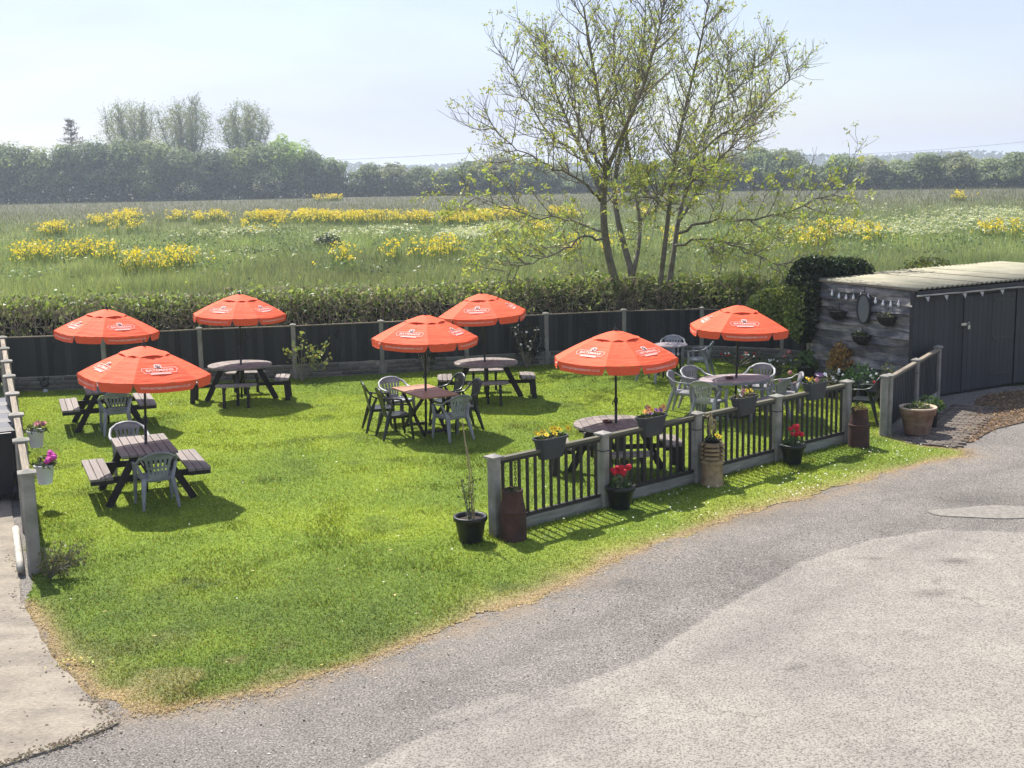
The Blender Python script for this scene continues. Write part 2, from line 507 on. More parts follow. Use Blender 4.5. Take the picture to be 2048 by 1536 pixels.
# ---- tarmac yard: fine grid, with the line where the pale resurfaced part begins stored as a distance
APRON = [(-3.2, 7.2), (-1.33, 9.21), (-0.74, 9.86), (-0.16, 10.23), (1.23, 11.42), (1.78, 12.2), (2.45, 13.08), (3.38, 14.28), (4.46, 15.13), (5.4, 15.52), (6.45, 15.35), (12, 15.2)]
def tarmac_mat():
    m, nt, bs = _principled('tarmac')
    N, L = nt.nodes, nt.links
    geo = N.new('ShaderNodeNewGeometry')
    at = N.new('ShaderNodeAttribute'); at.attribute_name = 'pale'
    def noise(s, d=4, r=0.55):
        n = N.new('ShaderNodeTexNoise'); n.inputs['Scale'].default_value = s; n.inputs['Detail'].default_value = d; n.inputs['Roughness'].default_value = r
        L.new(geo.outputs['Position'], n.inputs['Vector']); return n
    def ramp(src, a, b, ca, cb):
        c = N.new('ShaderNodeValToRGB'); e = c.color_ramp.elements
        e[0].position = a; e[0].color = (*ca, 1); e[1].position = b; e[1].color = (*cb, 1)
        L.new(src, c.inputs['Fac']); return c
    def math_(op, a, b):
        n = N.new('ShaderNodeMath'); n.operation = op
        for i, q in enumerate((a, b)):
            if isinstance(q, (int, float)): n.inputs[i].default_value = q
            else: L.new(q, n.inputs[i])
        return n.outputs[0]
    def mixc(f, a, b, bt='MIX'):
        n = N.new('ShaderNodeMix'); n.data_type = 'RGBA'; n.blend_type = bt
        for k, q in (('Factor', f), ('A', a), ('B', b)):
            if isinstance(q, (int, float)): n.inputs[k].default_value = q
            elif isinstance(q, tuple): n.inputs[k].default_value = (*q, 1)
            else: L.new(q, n.inputs[k])
        return n.outputs['Result']
    wob = noise(2.2, 5, 0.6)
    edge = math_('ADD', at.outputs['Fac'], math_('MULTIPLY', math_('SUBTRACT', wob.outputs['Fac'], 0.5), 0.16))
    pm = N.new('ShaderNodeMapRange'); pm.inputs['From Min'].default_value = -0.03; pm.inputs['From Max'].default_value = 0.05
    L.new(edge, pm.inputs['Value'])
    speck = noise(52, 3, 0.7); vor = N.new('ShaderNodeTexVoronoi'); vor.inputs['Scale'].default_value = 58
    L.new(geo.outputs['Position'], vor.inputs['Vector'])
    big = noise(0.55, 5, 0.6); mid = noise(3.5, 4)
    dark = ramp(speck.outputs['Fac'], 0.34, 0.68, (0.085, 0.08, 0.074), (0.36, 0.338, 0.308)).outputs['Color']
    dark = mixc(0.5, dark, ramp(vor.outputs['Color'], 0.15, 0.85, (0.45, 0.45, 0.45), (1.45, 1.4, 1.35)).outputs['Color'], 'MULTIPLY')
    pale = ramp(speck.outputs['Fac'], 0.30, 0.55, (0.085, 0.079, 0.07), (0.35, 0.326, 0.285)).outputs['Color']
    pits = ramp(vor.outputs['Distance'], 0.03, 0.25, (0.55, 0.52, 0.5), (1, 1, 1)).outputs['Color']
    pale = mixc(0.8, pale, pits, 'MULTIPLY')
    col = mixc(pm.outputs['Result'], dark, pale)
    blot = ramp(big.outputs['Fac'], 0.36, 0.66, (0.84, 0.83, 0.84), (1.09, 1.08, 1.06)).outputs['Color']
    col = mixc(0.9, col, blot, 'MULTIPLY')
    col = mixc(0.5, col, ramp(mid.outputs['Fac'], 0.32, 0.68, (0.82, 0.82, 0.82), (1.1, 1.1, 1.1)).outputs['Color'], 'MULTIPLY')
    # brown dust and straw drift against the grass
    de = N.new('ShaderNodeAttribute'); de.attribute_name = 'dust'
    dm = math_('MULTIPLY', de.outputs['Fac'], ramp(mid.outputs['Fac'], 0.35, 0.6, (0, 0, 0), (1, 1, 1)).outputs['Color'])
    col = mixc(dm, col, (0.26, 0.19, 0.12))
    sa = N.new('ShaderNodeAttribute'); sa.attribute_name = 'stain'
    col = mixc(sa.outputs['Fac'], col, mixc(1.0, col, (.38, .37, .37), 'MULTIPLY'))
    # hairline cracks
    cv = N.new('ShaderNodeTexVoronoi'); cv.feature = 'DISTANCE_TO_EDGE'; cv.inputs['Scale'].default_value = .42
    wv = N.new('ShaderNodeVectorMath'); wv.operation = 'ADD'; ws = N.new('ShaderNodeVectorMath'); ws.operation = 'SCALE'; ws.inputs['Scale'].default_value = .55
    L.new(mid.outputs['Color'], ws.inputs[0]); L.new(ws.outputs['Vector'], wv.inputs[1]); L.new(geo.outputs['Position'], wv.inputs[0]); L.new(wv.outputs['Vector'], cv.inputs['Vector'])
    ck = ramp(cv.outputs['Distance'], .003, .009, (1, 1, 1), (0, 0, 0)).outputs['Color']
    ckm = math_('MULTIPLY', ck, ramp(big.outputs['Fac'], .50, .60, (0, 0, 0), (.28, .28, .28)).outputs['Color'])
    col = mixc(ckm, col, (.05, .047, .044))
    L.new(col, bs.inputs['Base Color'])
    bs.inputs['Roughness'].default_value = 0.92; bs.inputs['Specular IOR Level'].default_value = 0.15
    b = N.new('ShaderNodeBump'); b.inputs['Strength'].default_value = 0.8; b.inputs['Distance'].default_value = 0.016
    L.new(speck.outputs['Fac'], b.inputs['Height']); L.new(b.outputs['Normal'], bs.inputs['Normal'])
    MATS['tarmac'] = m
tarmac_mat()
APRON_TR = np.array([(-3.0, 8.6), (-.6, 11.0), (1.6, 13.2), (4.0, 15.9), (7.0, 18.3), (10, 20.5)])
def tarmac():
    gx = np.arange(-9, 20.01, 0.08); gy = np.arange(3, 26.01, 0.08)
    X, Y = np.meshgrid(gx, gy, indexing='ij')
    P = np.stack([X.ravel(), Y.ravel()], 1)
    d, s = dist_line(P, APRON)
    pale = np.where(s < 0, d, -d)
    # a worn pale tongue left of the main edge
    t = np.hypot((P[:, 0] + 0.25) / 0.75, (P[:, 1] - 10.38 - (P[:, 0] + 0.25) * 0.55) / 0.22)
    pale = np.maximum(pale, (1 - t) * 0.12 - 0.03)
    de, _ = dist_line(P, LAWN_EDGE)
    dust = np.exp(-de / 0.22)
    # oil spots, tyre-darkened strips and the damp line along the old edge
    stain = np.where(pale < 0, .45 * np.exp(pale / .45) * np.clip((fbm(P, .8, 17) - .35) * 3, 0, 1), 0)
    for x, y, r_, k in ((5.2, 14.2, .10, .8), (4.55, 13.1, .13, .6), (4.3, 14.35, .08, .7), (2.6, 11.1, .07, .5), (1.2, 13.6, .3, .3), (3.4, 16.2, .45, .25), (-1.9, 10.2, .35, .25), (6.4, 16.95, .5, .5), (7.2, 16.8, .4, .5)):
        stain = np.maximum(stain, k * np.exp(-(((P[:, 0] - x) / r_ / 1.6) ** 2 + ((P[:, 1] - y) / r_) ** 2)))
    for off in (.0, 1.45):
        tr = APRON_TR + np.array([off * .66, -off * .75])
        dt, _ = dist_line(P, tr)
        stain = np.maximum(stain, .20 * np.exp(-(dt / .16) ** 2) * (.4 + fbm(P, 1.3, 19)))
    z = -0.035 + 0.012 * (fbm(P, 0.5, 3) - 0.5) + np.where(pale > 0, 0.008, 0)
    F = []
    ny = len(gy)
    idx = np.arange(len(P)).reshape(len(gx), ny)
    F = np.stack([idx[:-1, :-1], idx[1:, :-1], idx[1:, 1:], idx[:-1, 1:]], -1).reshape(-1, 4)
    o = np_mesh('tarmac', np.column_stack([P, z]), F, 'tarmac', attrs=dict(pale=pale, dust=dust, stain=np.clip(stain, 0, 1)), smooth=True)
    tag(o, kind='structure')
tarmac()

# loose chippings on the tarmac
def chips():
    n = 6000
    P = np.column_stack([rng.uniform(-4.5, 9, n), 9 + 12 * rng.random(n) ** 1.3])
    ok = ~inside(P, LAWN)
    P = P[ok]
    d, s = dist_line(P, APRON)
    keep = rng.random(len(P)) < np.where(s < 0, 0.35, 1.0)
    P = P[keep]; n = len(P)
    C = np.column_stack([P, np.full(n, -0.028)])
    v, f = leaves(C, rng.uniform(0.012, 0.035, n), 0.8)
    v[:, 2] = -0.036 + np.abs(v[:, 2] + 0.028) * 0.6 + 0.004
    k = rng.random((n, 1))
    c = np.where(k < 0.45, 0.03 + 0.05 * rng.random((n, 1)), 0.3 + 0.3 * rng.random((n, 1))) * np.array([[1, .95, .88]])
    o = np_mesh('loose_chippings', v, f, 'dry', np.repeat(c, 4, 0))
    tag(o, 'loose dark and pale chippings scattered over the tarmac', 'chippings', kind='stuff')
chips()

# ---- concrete path by the bins, ragged at its end
PATH = [(-6.3, 15.28), (-5.56, 13.45), (-5.02, 12.48), (-4.56, 11.7), (-3.88, 10.72), (-3.48, 10.13), (-3.62, 9.94), (-3.86, 9.67), (-4.16, 9.39), (-4.9, 9.0), (-9.5, 8.6), (-17, 29.0), (-11.7, 27.9)]
def concrete_path():
    mat('path_concrete', (0.29, 0.252, 0.20), 0.92, 26, 0.22, 0.012, 34, 0, 0.15, tint=(0.215, 0.188, 0.155), stretch=(1, 1.6, 1), nscale2=1.7)
    poly = []
    for (x0, y0), (x1, y1) in zip(PATH, PATH[1:] + PATH[:1]):
        n = max(1, int(math.hypot(x1 - x0, y1 - y0) / 0.12))
        for i in range(n):
            t = i / n
            j = 0.016 if y0 < 14 else 0.004
            w_ = 0.05 * (vnoise(np.array([[x0 + (x1 - x0) * t, y0 + (y1 - y0) * t]]), 1.9, 7)[0] - .5) if y0 < 13.3 else 0
            poly.append((x0 + (x1 - x0) * t + random.uniform(-j, j) + w_, y0 + (y1 - y0) * t + random.uniform(-j, j) + w_))
    tag(MB().slab(poly, -0.09, -0.016).build('path', 'path_concrete'), kind='structure')
concrete_path()
def path_dirt():
    n = 2300
    E = np.array(PATH[:9]); k = rng.integers(0, len(E) - 1, n); t = rng.random(n)[:, None]
    P = E[k] * (1 - t) + E[k + 1] * t + np.abs(rng.normal(0, .07, (n, 1))) * np.array([[-.8, -.3]]) + rng.normal(.03, .04, (n, 2))
    P = P[rng.random(n) < np.clip((fbm(P, 1.4, 83) - .28) * 2.4, .05, 1)]
    P = np.concatenate([P, np.column_stack([rng.uniform(-6.5, -3.8, 260), rng.uniform(9.4, 14, 260)])])
    n = len(P); C = np.column_stack([P, np.full(n, -.014)])
    v, f = leaves(C, rng.uniform(.012, .05, n), .6); v[:, 2] = -.0145 + np.abs(v[:, 2] + .014) * .5
    o = np_mesh('path_dirt', v, f, 'dry', np.repeat(vary(n, (.12, .10, .07), .5, .15), 4, 0))
    tag(o, 'crumbs of soil and grit strewn along the concrete path edge', 'dirt', kind='stuff')
path_dirt()

# round manhole slab in the tarmac
mat('slab_concrete', (0.225, 0.208, 0.182), 0.9, 18, 0.3, 0.006, 40, 0, 0.2)
slab = []
for i in range(36):
    a = 2 * math.pi * i / 36
    slab.append((6.55 + 0.95 * math.cos(a) * (1 + 0.05 * math.sin(3 * a)), 16.28 + 0.30 * math.sin(a) + 0.03 * math.sin(5 * a)))
tag(MB().slab(slab, -0.06, -0.023).build('concrete_patch', 'slab_concrete'), kind='structure')

# ---- lawn: soil-and-thatch sheet cut ragged, then blades
def lawn():
    m, nt, bs = _principled('turf')
    N, L = nt.nodes, nt.links
    at = N.new('ShaderNodeAttribute'); at.attribute_name = 'Col'
    n = N.new('ShaderNodeTexNoise'); n.inputs['Scale'].default_value = 38; n.inputs['Detail'].default_value = 4
    geo = N.new('ShaderNodeNewGeometry'); L.new(geo.outputs['Position'], n.inputs['Vector'])
    mr = N.new('ShaderNodeMapRange'); mr.inputs['From Min'].default_value = 0.3; mr.inputs['From Max'].default_value = 0.7
    mr.inputs['To Min'].default_value = 0.55; mr.inputs['To Max'].default_value = 1.35
    L.new(n.outputs['Fac'], mr.inputs['Value'])
    vm = N.new('ShaderNodeVectorMath'); vm.operation = 'SCALE'
    L.new(at.outputs['Color'], vm.inputs[0]); L.new(mr.outputs['Result'], vm.inputs['Scale'])
    L.new(vm.outputs['Vector'], bs.inputs['Base Color'])
    bs.inputs['Roughness'].default_value = 0.95; bs.inputs['Specular IOR Level'].default_value = 0.05
    b = N.new('ShaderNodeBump'); b.inputs['Strength'].default_value = 0.7; b.inputs['Distance'].default_value = 0.03
    L.new(n.outputs['Fac'], b.inputs['Height']); L.new(b.outputs['Normal'], bs.inputs['Normal'])
    MATS['turf'] = m
    c = 0.05
    gx = np.arange(-11.6, 8.2, c); gy = np.arange(10.2, 31, c)
    X, Y = np.meshgrid(gx, gy, indexing='ij')
    P = np.stack([X.ravel(), Y.ravel()], 1)
    idx = np.arange(len(P)).reshape(len(gx), len(gy))
    F = np.stack([idx[:-1, :-1], idx[1:, :-1], idx[1:, 1:], idx[:-1, 1:]], -1).reshape(-1, 4)
    cen = P[F].mean(1)
    jit = np.column_stack([fbm(cen, 2.2, 21) - 0.5, fbm(cen, 2.2, 31) - 0.5]) * 0.28
    F = F[inside(cen + jit, LAWN)]
    P2 = P + rng.uniform(-0.02, 0.02, P.shape)
    col, dry = lawn_col(P2)
    col = col * 0.8 + np.array([0.03, 0.022, 0.01]) * 0.2
    z = lawn_z(P2)
    used = np.unique(F)
    remap = -np.ones(len(P), int); remap[used] = np.arange(len(used))
    o = np_mesh('lawn', np.column_stack([P2, z])[used], remap[F], 'turf', col[used], smooth=True)
    tag(o, kind='structure')

def lawn_z(P):
    d, _ = dist_line(P, LAWN_EDGE)
    z = -0.012 + 0.02 * (fbm(P, 0.9, 5) - 0.5)
    k = np.where(inside(P, LAWN), np.clip(d / 0.25, 0, 1), 0)
    return z * k + -0.034 * (1 - k)

def lawn_col(P):
    d, _ = dist_line(P, LAWN_EDGE)
    nb = fbm(P, 0.55, 41); nf = fbm(P, 2.6, 51)
    dry = np.clip(np.exp(-d / (0.06 + 0.45 * np.clip(nb - 0.3, 0, 1))) * 1.35 * (0.55 + 0.8 * nf), 0, 1)
    # the corner by the path and the strip along the yard are scorched further in
    corner = np.exp(-(((P[:, 0] + 3.0) / 1.5) ** 2 + ((P[:, 1] - 11.1) / 0.75) ** 2))
    dry = np.clip(dry + corner * 0.38 * np.clip((nf - 0.52) * 6, 0, 1), 0, 1)
    dry = np.clip(dry + 0.35 * np.clip((nb - 0.62) * 5, 0, 1) * np.clip((15 - P[:, 1]) / 4, 0, 1), 0, 1)
    near = np.clip((15.8 - P[:, 1]) / 3.5, 0, 1) * 0.95
    deep = np.array([0.115, 0.172, 0.042]); lime = np.array([0.258, 0.340, 0.046]); mid = np.array([0.180, 0.262, 0.046]); straw = np.array([0.40, 0.305, 0.17])
    k = np.clip((nb - 0.36) * 3.2, 0, 1)[:, None]
    c = mid * (1 - k) + lime * k
    g = np.clip(near * 1.0 * (0.5 + nf) - 0.05 + np.clip((fbm(P, 1.1, 61) - 0.62) * 4, 0, 0.6), 0, 1)[:, None]
    c = c * (1 - g) + deep * g
    c = c * (1 - dry[:, None]) + straw * dry[:, None]
    return c, dry

def blades_mesh(name, P, z, h, w, col, lean=0.5, material='grass'):
    n = len(P)
    a = rng.uniform(0, 2 * math.pi, n)
    dx, dy = np.cos(a) * w * 0.5, np.sin(a) * w * 0.5
    l = rng.normal(0, lean, (n, 2)) * h[:, None]
    b0 = np.column_stack([P[:, 0] - dx, P[:, 1] - dy, z]); b1 = np.column_stack([P[:, 0] + dx, P[:, 1] + dy, z])
    t = np.column_stack([P[:, 0] + l[:, 0], P[:, 1] + l[:, 1], z + h])
    v = np.stack([b0, b1, t], 1).reshape(-1, 3)
    return np_mesh(name, v, np.arange(3 * n).reshape(-1, 3), material, np.repeat(col, 3, 0))

def lawn_blades():
    n = 620000
    Y = 10.2 + 20.5 * rng.random(n) ** 1.55
    X = rng.uniform(-11.5, 8.2, n)
    P = np.column_stack([X, Y])
    jit = np.column_stack([fbm(P, 2.2, 21) - 0.5, fbm(P, 2.2, 31) - 0.5]) * 0.34
    P = P[inside(P + jit, LAWN)]
    c, dry = lawn_col(P)
    n = len(P)
    tuft = np.clip((fbm(P, 1.6, 71) - 0.55) * 3, 0, 1)
    # longer grass where the mower does not reach: along the railings and fences
    dfr, _ = dist_line(P, FRONT); dl, _ = dist_line(P, [LEFT_A, LEFT_B])
    longer = np.exp(-(dfr / 0.30) ** 2) + 0.7 * np.exp(-(dl / 0.25) ** 2)
    h = (0.017 + 0.017 * rng.random(n)) * (1 + 0.9 * tuft + 0.8 * longer) * (1 - 0.45 * dry)
    w = 0.007 + 0.00035 * P[:, 1] + 0.003 * rng.random(n)
    c = c * (1 + rng.uniform(-0.42, 0.5, (n, 1))) * (1 + rng.uniform(-0.1, 0.1, (n, 3)))
    c = c * (1 - 0.3 * np.clip(tuft + 0.8 * longer, 0, 1))[:, None]
    st = rng.random(n) < 0.05
    c[st] = np.array([0.30, 0.25, 0.12]) * (0.7 + 0.5 * rng.random((st.sum(), 1)))
    o = blades_mesh('lawn_grass', P, lawn_z(P) - 0.004, h, w, np.clip(c, 0, 1), 0.65)
    tag(o, 'short mown green grass blades covering the beer garden lawn', 'grass', kind='stuff')
lawn(); lawn_blades()
def straw():
    n = 15000
    k = rng.integers(0, len(LAWN_EDGE) - 1, n); t = rng.random(n)[:, None]
    E = np.array(LAWN_EDGE)
    P = E[k] * (1 - t) + E[k + 1] * t + rng.normal(0, .085, (n, 2))
    keep = rng.random(n) < np.clip((fbm(P, 1.7, 81) - .3) * 2.2, .1, 1)
    P = P[keep]; n = len(P)
    C = np.column_stack([P, np.full(n, -.026)])
    v, f = leaves(C, rng.uniform(.03, .08, n), .14)
    v[:, 2] = -.030 + np.abs(v[:, 2] + .026) * .35 + .004
    o = np_mesh('dry_straw', v, f, 'dry', np.repeat(vary(n, (.33, .255, .15), .4, .1), 4, 0))
    tag(o, 'dry straw and clippings strewn along the lawn edge', 'straw', kind='stuff')
straw()

def daisies():
    P = []
    for cx, cy, sx, sy, k in ((3.7, 17.3, .9, .35, 90), (4.7, 18.2, .8, .35, 80), (6.2, 19.5, .55, .3, 60), (2.6, 16.5, .5, .3, 35), (6.4, 20.2, .35, .3, 30), (1.9, 15.8, .6, .3, 14),
                              (-2, 13, 4, 2, 26), (-4, 18, 4, 4, 30), (0.9, 16.0, .25, .2, 8)):
        P.append(np.column_stack([rng.normal(cx, sx, k), rng.normal(cy, sy, k)]))
    P = np.concatenate(P); P = P[inside(P, LAWN)]
    n = len(P); r = rng.uniform(0.008, 0.016, n)
    v, f = [], []
    for i in range(n):
        z = 0.035 + 0.02 * rng.random()
        tx, ty = rng.normal(0, 0.25, 2)
        o = len(v)
        for k in range(6):
            a = k * math.pi / 3
            v.append((P[i, 0] + r[i] * math.cos(a), P[i, 1] + r[i] * math.sin(a), z + r[i] * (tx * math.cos(a) + ty * math.sin(a))))
        f.append(tuple(range(o, o + 6)))
    o = np_mesh('daisies', v, f, 'leaf', np.tile([[0.78, 0.78, 0.70]], (len(v), 1)))
    tag(o, 'small white daisies dotted through the grass verge', 'daisies', kind='stuff')
    # fallen leaves and scraps
    n = 90
    P = np.column_stack([rng.uniform(-6, 1, n), rng.uniform(10.8, 18, n)]); P = P[inside(P, LAWN)]; n = len(P)
    C = np.column_stack([P, np.full(n, 0.04)])
    v, f = leaves(C, rng.uniform(0.03, 0.075, n), 0.5); v[:, 2] = 0.045 + (v[:, 2] - 0.04) * 0.15
    o = np_mesh('fallen_leaves', v, f, 'dry', np.repeat(vary(n, (0.42, 0.36, 0.17), 0.4, 0.2), 4, 0))
    tag(o, 'dry pale leaves lying scattered on the lawn', 'leaves', kind='stuff')
    n = 40
    C = np.column_stack([rng.normal(-4.25, 0.12, n), rng.normal(11.5, 0.1, n), rng.uniform(0.015, 0.04, n)])
    v, f = leaves(C, rng.uniform(0.03, 0.09, n), 0.35); v[:, 2] = 0.016 + np.abs(v[:, 2] - 0.02) * 0.4
    o = np_mesh('leaf_litter', v, f, 'dry', np.repeat(vary(n, (0.45, 0.42, 0.12), 0.3, 0.2), 4, 0))
    tag(o, 'little heap of yellowed leaves on the concrete path edge', 'leaves', kind='stuff')
daisies()

# ---- brick paving and bark mulch between the side fence and the shed
def paving():
    root = bpy.data.objects.new('brick_paving', None); COL.objects.link(root)
    root.location = (6.72, 20.72, 0); tag(root, kind='structure')
    d = V(0.513, 0.858, 0); n_ = V(0.858, -0.513, 0)
    MB().add([tuple(n_ * a + d * b + V(0, 0, -0.020)) for a, b in ((-.05, -.2), (.82, -.2), (.82, 3.75), (-.05, 3.75))], [(0, 1, 2, 3)]).build('bedding_sand', 'soil', root)
    ang = math.atan2(n_.y, n_.x)
    me = ubox('brick', 0.08)
    for j in range(36):
        for i in range(4):
            off = 0.105 if j % 2 else 0.0
            p = n_ * (0.05 + i * 0.212 + off * 0.9) + d * (-0.14 + j * 0.107)
            if p.dot(n_) > 0.80: continue
            inst('brick', me, root, (p.x, p.y, -0.022 + random.uniform(-.004, .006)), (0, 0, ang + random.uniform(-.03, .03)), (0.198, 0.094, 0.05))
paving()
def mulch():
    poly = [(7.45, 20.55), (7.95, 21.6), (8.55, 22.7), (9.1, 24.2), (9.6, 24.9), (11.8, 26.0), (12.2, 24.6), (10.4, 23.6), (9.3, 22.2), (8.5, 21.6), (7.7, 20.55)]
    mat('mulch_bed', (0.11, 0.075, 0.05), 0.95, 25, 0.5, 0.01, 60)
    tag(MB().slab(poly, -0.06, -0.018).build('mulch_bed', 'mulch_bed'), kind='structure')
    P = np.column_stack([rng.uniform(7.3, 12.3, 16000), rng.uniform(20.4, 26.1, 16000)])
    P = P[inside(P + rng.normal(0, .06, P.shape), poly)]
    n = len(P)
    C = np.column_stack([P, rng.uniform(-0.015, 0.02, n)])
    v, f = leaves(C, rng.uniform(0.03, 0.09, n), 0.45); v[:, 2] = np.maximum(v[:, 2] * 0.5, -0.016)
    o = np_mesh('bark_mulch', v, f, 'dry', np.repeat(vary(n, (0.27, 0.185, 0.11), 0.5, 0.12), 4, 0))
    tag(o, 'loose brown bark mulch spread in front of the shed door', 'mulch', kind='stuff')
mulch()
# ================================================================== FENCES AND SHED
def piece_between(name, me, root, a, b, z, w, h):
    """box piece from plan point a to b at height z, relative to root"""
    a, b = V(a[0], a[1], 0), V(b[0], b[1], 0)
    d = b - a; c = (a + b) / 2 - root.location
    return inst(name, me, root, (c.x, c.y, z), (0, 0, math.atan2(d.y, d.x)), (d.length, w, h))

def lerp(a, b, t): return (a[0] + (b[0] - a[0]) * t, a[1] + (b[1] - a[1]) * t)

def post_mesh():
    """concrete fence post 1 m tall with chamfered edges and a shallow groove"""
    c, w = 0.016, 0.052
    poly = [(-w + c, -w), (w - c, -w), (w, -w + c), (w, w - c), (w - c, w), (-w + c, w), (-w, w - c), (-w, -w + c)]
    return MB().slab(poly, 0, 1).mesh('post', 'concrete')
POST = post_mesh()
def cap_mesh(s):
    w = 0.07 * s
    return MB().add([(-w, -w, 0), (w, -w, 0), (w, w, 0), (-w, w, 0), (-w, -w, .025), (w, -w, .025), (w, w, .025), (-w, w, .025), (0, 0, .06)],
                    [(0, 3, 2, 1), (0, 1, 5, 4), (1, 2, 6, 5), (2, 3, 7, 6), (3, 0, 4, 7), (4, 5, 8), (5, 6, 8), (6, 7, 8), (7, 4, 8)]).mesh('cap', 'concrete')
CAP = cap_mesh(1.0)

def add_post(root, p, h, rz, strap=None, sx=1.0):
    c = V(p[0], p[1], 0) - root.location
    q = inst('post', POST, root, (c.x, c.y, -0.05), (0, 0, rz), (sx, sx, h + 0.05))
    k = inst('cap', CAP, root, (c.x, c.y, h - 0.002), (0, 0, rz), (sx, sx, 1))
    if strap:
        inst('strap', ubox('black_metal'), root, (c.x, c.y, strap), (0, 0, rz), (0.112 * sx, 0.112 * sx, 0.012))

# ---- back fence: charcoal close boards over stone-faced gravel boards, concrete posts
def stone_mesh(seed):
    r = random.Random(seed)
    v = []
    for z in (-.5, .5):
        for x, y in ((-.5, -.5), (.5, -.5), (.5, .5), (-.5, .5)):
            v.append((x + r.uniform(-.04, .04), y + (r.uniform(0, .3) if y < 0 else 0), z + r.uniform(-.06, .06)))
    # bulged face
    v += [(-.3, -.75 + r.uniform(0, .15), -.28), (.3, -.75 + r.uniform(0, .15), -.28), (.3, -.72, .28), (-.3, -.72, .28)]
    f = [(0, 3, 2, 1), (4, 5, 6, 7), (1, 2, 6, 5), (2, 3, 7, 6), (3, 0, 4, 7), (0, 1, 9, 8), (1, 5, 10, 9), (5, 4, 11, 10), (4, 0, 8, 11), (8, 9, 10, 11)]
    return MB().add(v, f).mesh('stone', 'stone_grey')
STONES = [stone_mesh(i) for i in range(5)]

def hook_mesh():
    return MB().tube([(-.05, 0, .06), (-.055, -.02, -.02), (0, -.03, -.06), (.055, -.02, -.02), (.05, 0, .06)], .012, 5).tube([(0, 0, .0), (0, -.01, -.16)], .012, 5).mesh('bracket', 'black_metal')
HOOK = hook_mesh()

def back_fence():
    H = 1.22
    root = thing('back_fence', 'long charcoal close-boarded fence with concrete posts in front of the hedge', 'fence', (BACK[0][0], BACK[0][1], 0))
    n = len(BACK)
    for i, p in enumerate(BACK):
        a = BACK[max(i - 1, 0)]; b = BACK[min(i + 1, n - 1)]
        if i > 0: add_post(root, p, H, math.atan2(b[1] - a[1], b[0] - a[0]), sx=1.0)
    for i in range(n - 1):
        a, b = BACK[i], BACK[i + 1]
        L = math.hypot(b[0] - a[0], b[1] - a[1])
        e = 0.055 / L
        a2, b2 = lerp(a, b, e), lerp(a, b, 1 - e)
        d = V(b[0] - a[0], b[1] - a[1], 0).normalized(); nrm = V(d.y, -d.x, 0)   # towards the lawn
        rz = math.atan2(d.y, d.x)
        piece_between('gravel_board', ubox('concrete'), root, a2, b2, 0.15, 0.04, 0.32)
        piece_between('capping', ubox('rail_wood'), root, a2, b2, H - 0.012, 0.05, 0.022)
        w = math.hypot(b2[0] - a2[0], b2[1] - a2[1])
        nb = max(3, round(w / 0.125))
        me = ubox('fence_paint')
        for k in range(nb):
            t = (k + 0.5) / nb
            p = lerp(a2, b2, t)
            c = V(p[0], p[1], 0) - root.location + nrm * (0.006 + random.uniform(0, .003))
            inst('board', me, root, (c.x, c.y, 0.315 + (H - 0.025 - 0.315) / 2), (0, 0, rz + 0.09), (w / nb + 0.012, 0.012, H - 0.025 - 0.315 - random.uniform(0, .006)))
        piece_between('rail', ubox('fence_paint'), root, lerp(a2, b2, 0.002), lerp(a2, b2, .998), 0.75, 0.03, 0.06).location -= nrm * 0.03
        # stone facing, three courses
        for row, (z0, hh) in enumerate(((0.02, .085), (0.115, .09), (0.215, .085))):
            x = 0.02 + random.uniform(0, .06)
            while x < w - 0.14:
                l = min(random.uniform(0.16, 0.42), w - x - 0.015)
                p = lerp(a2, b2, (x + l / 2) / w)
                c = V(p[0], p[1], 0) - root.location + nrm * 0.028
                inst('stone', random.choice(STONES), root, (c.x, c.y, z0 + hh / 2), (0, 0, rz), (l - 0.014, 0.03, hh - 0.012))
                x += l
        if L > 1 and i != 5:
            p = lerp(a2, b2, 0.5); c = V(p[0], p[1], 0) - root.location + nrm * 0.03
            inst('bracket', HOOK, root, (c.x, c.y, 1.02), (0, 0, rz))
back_fence()

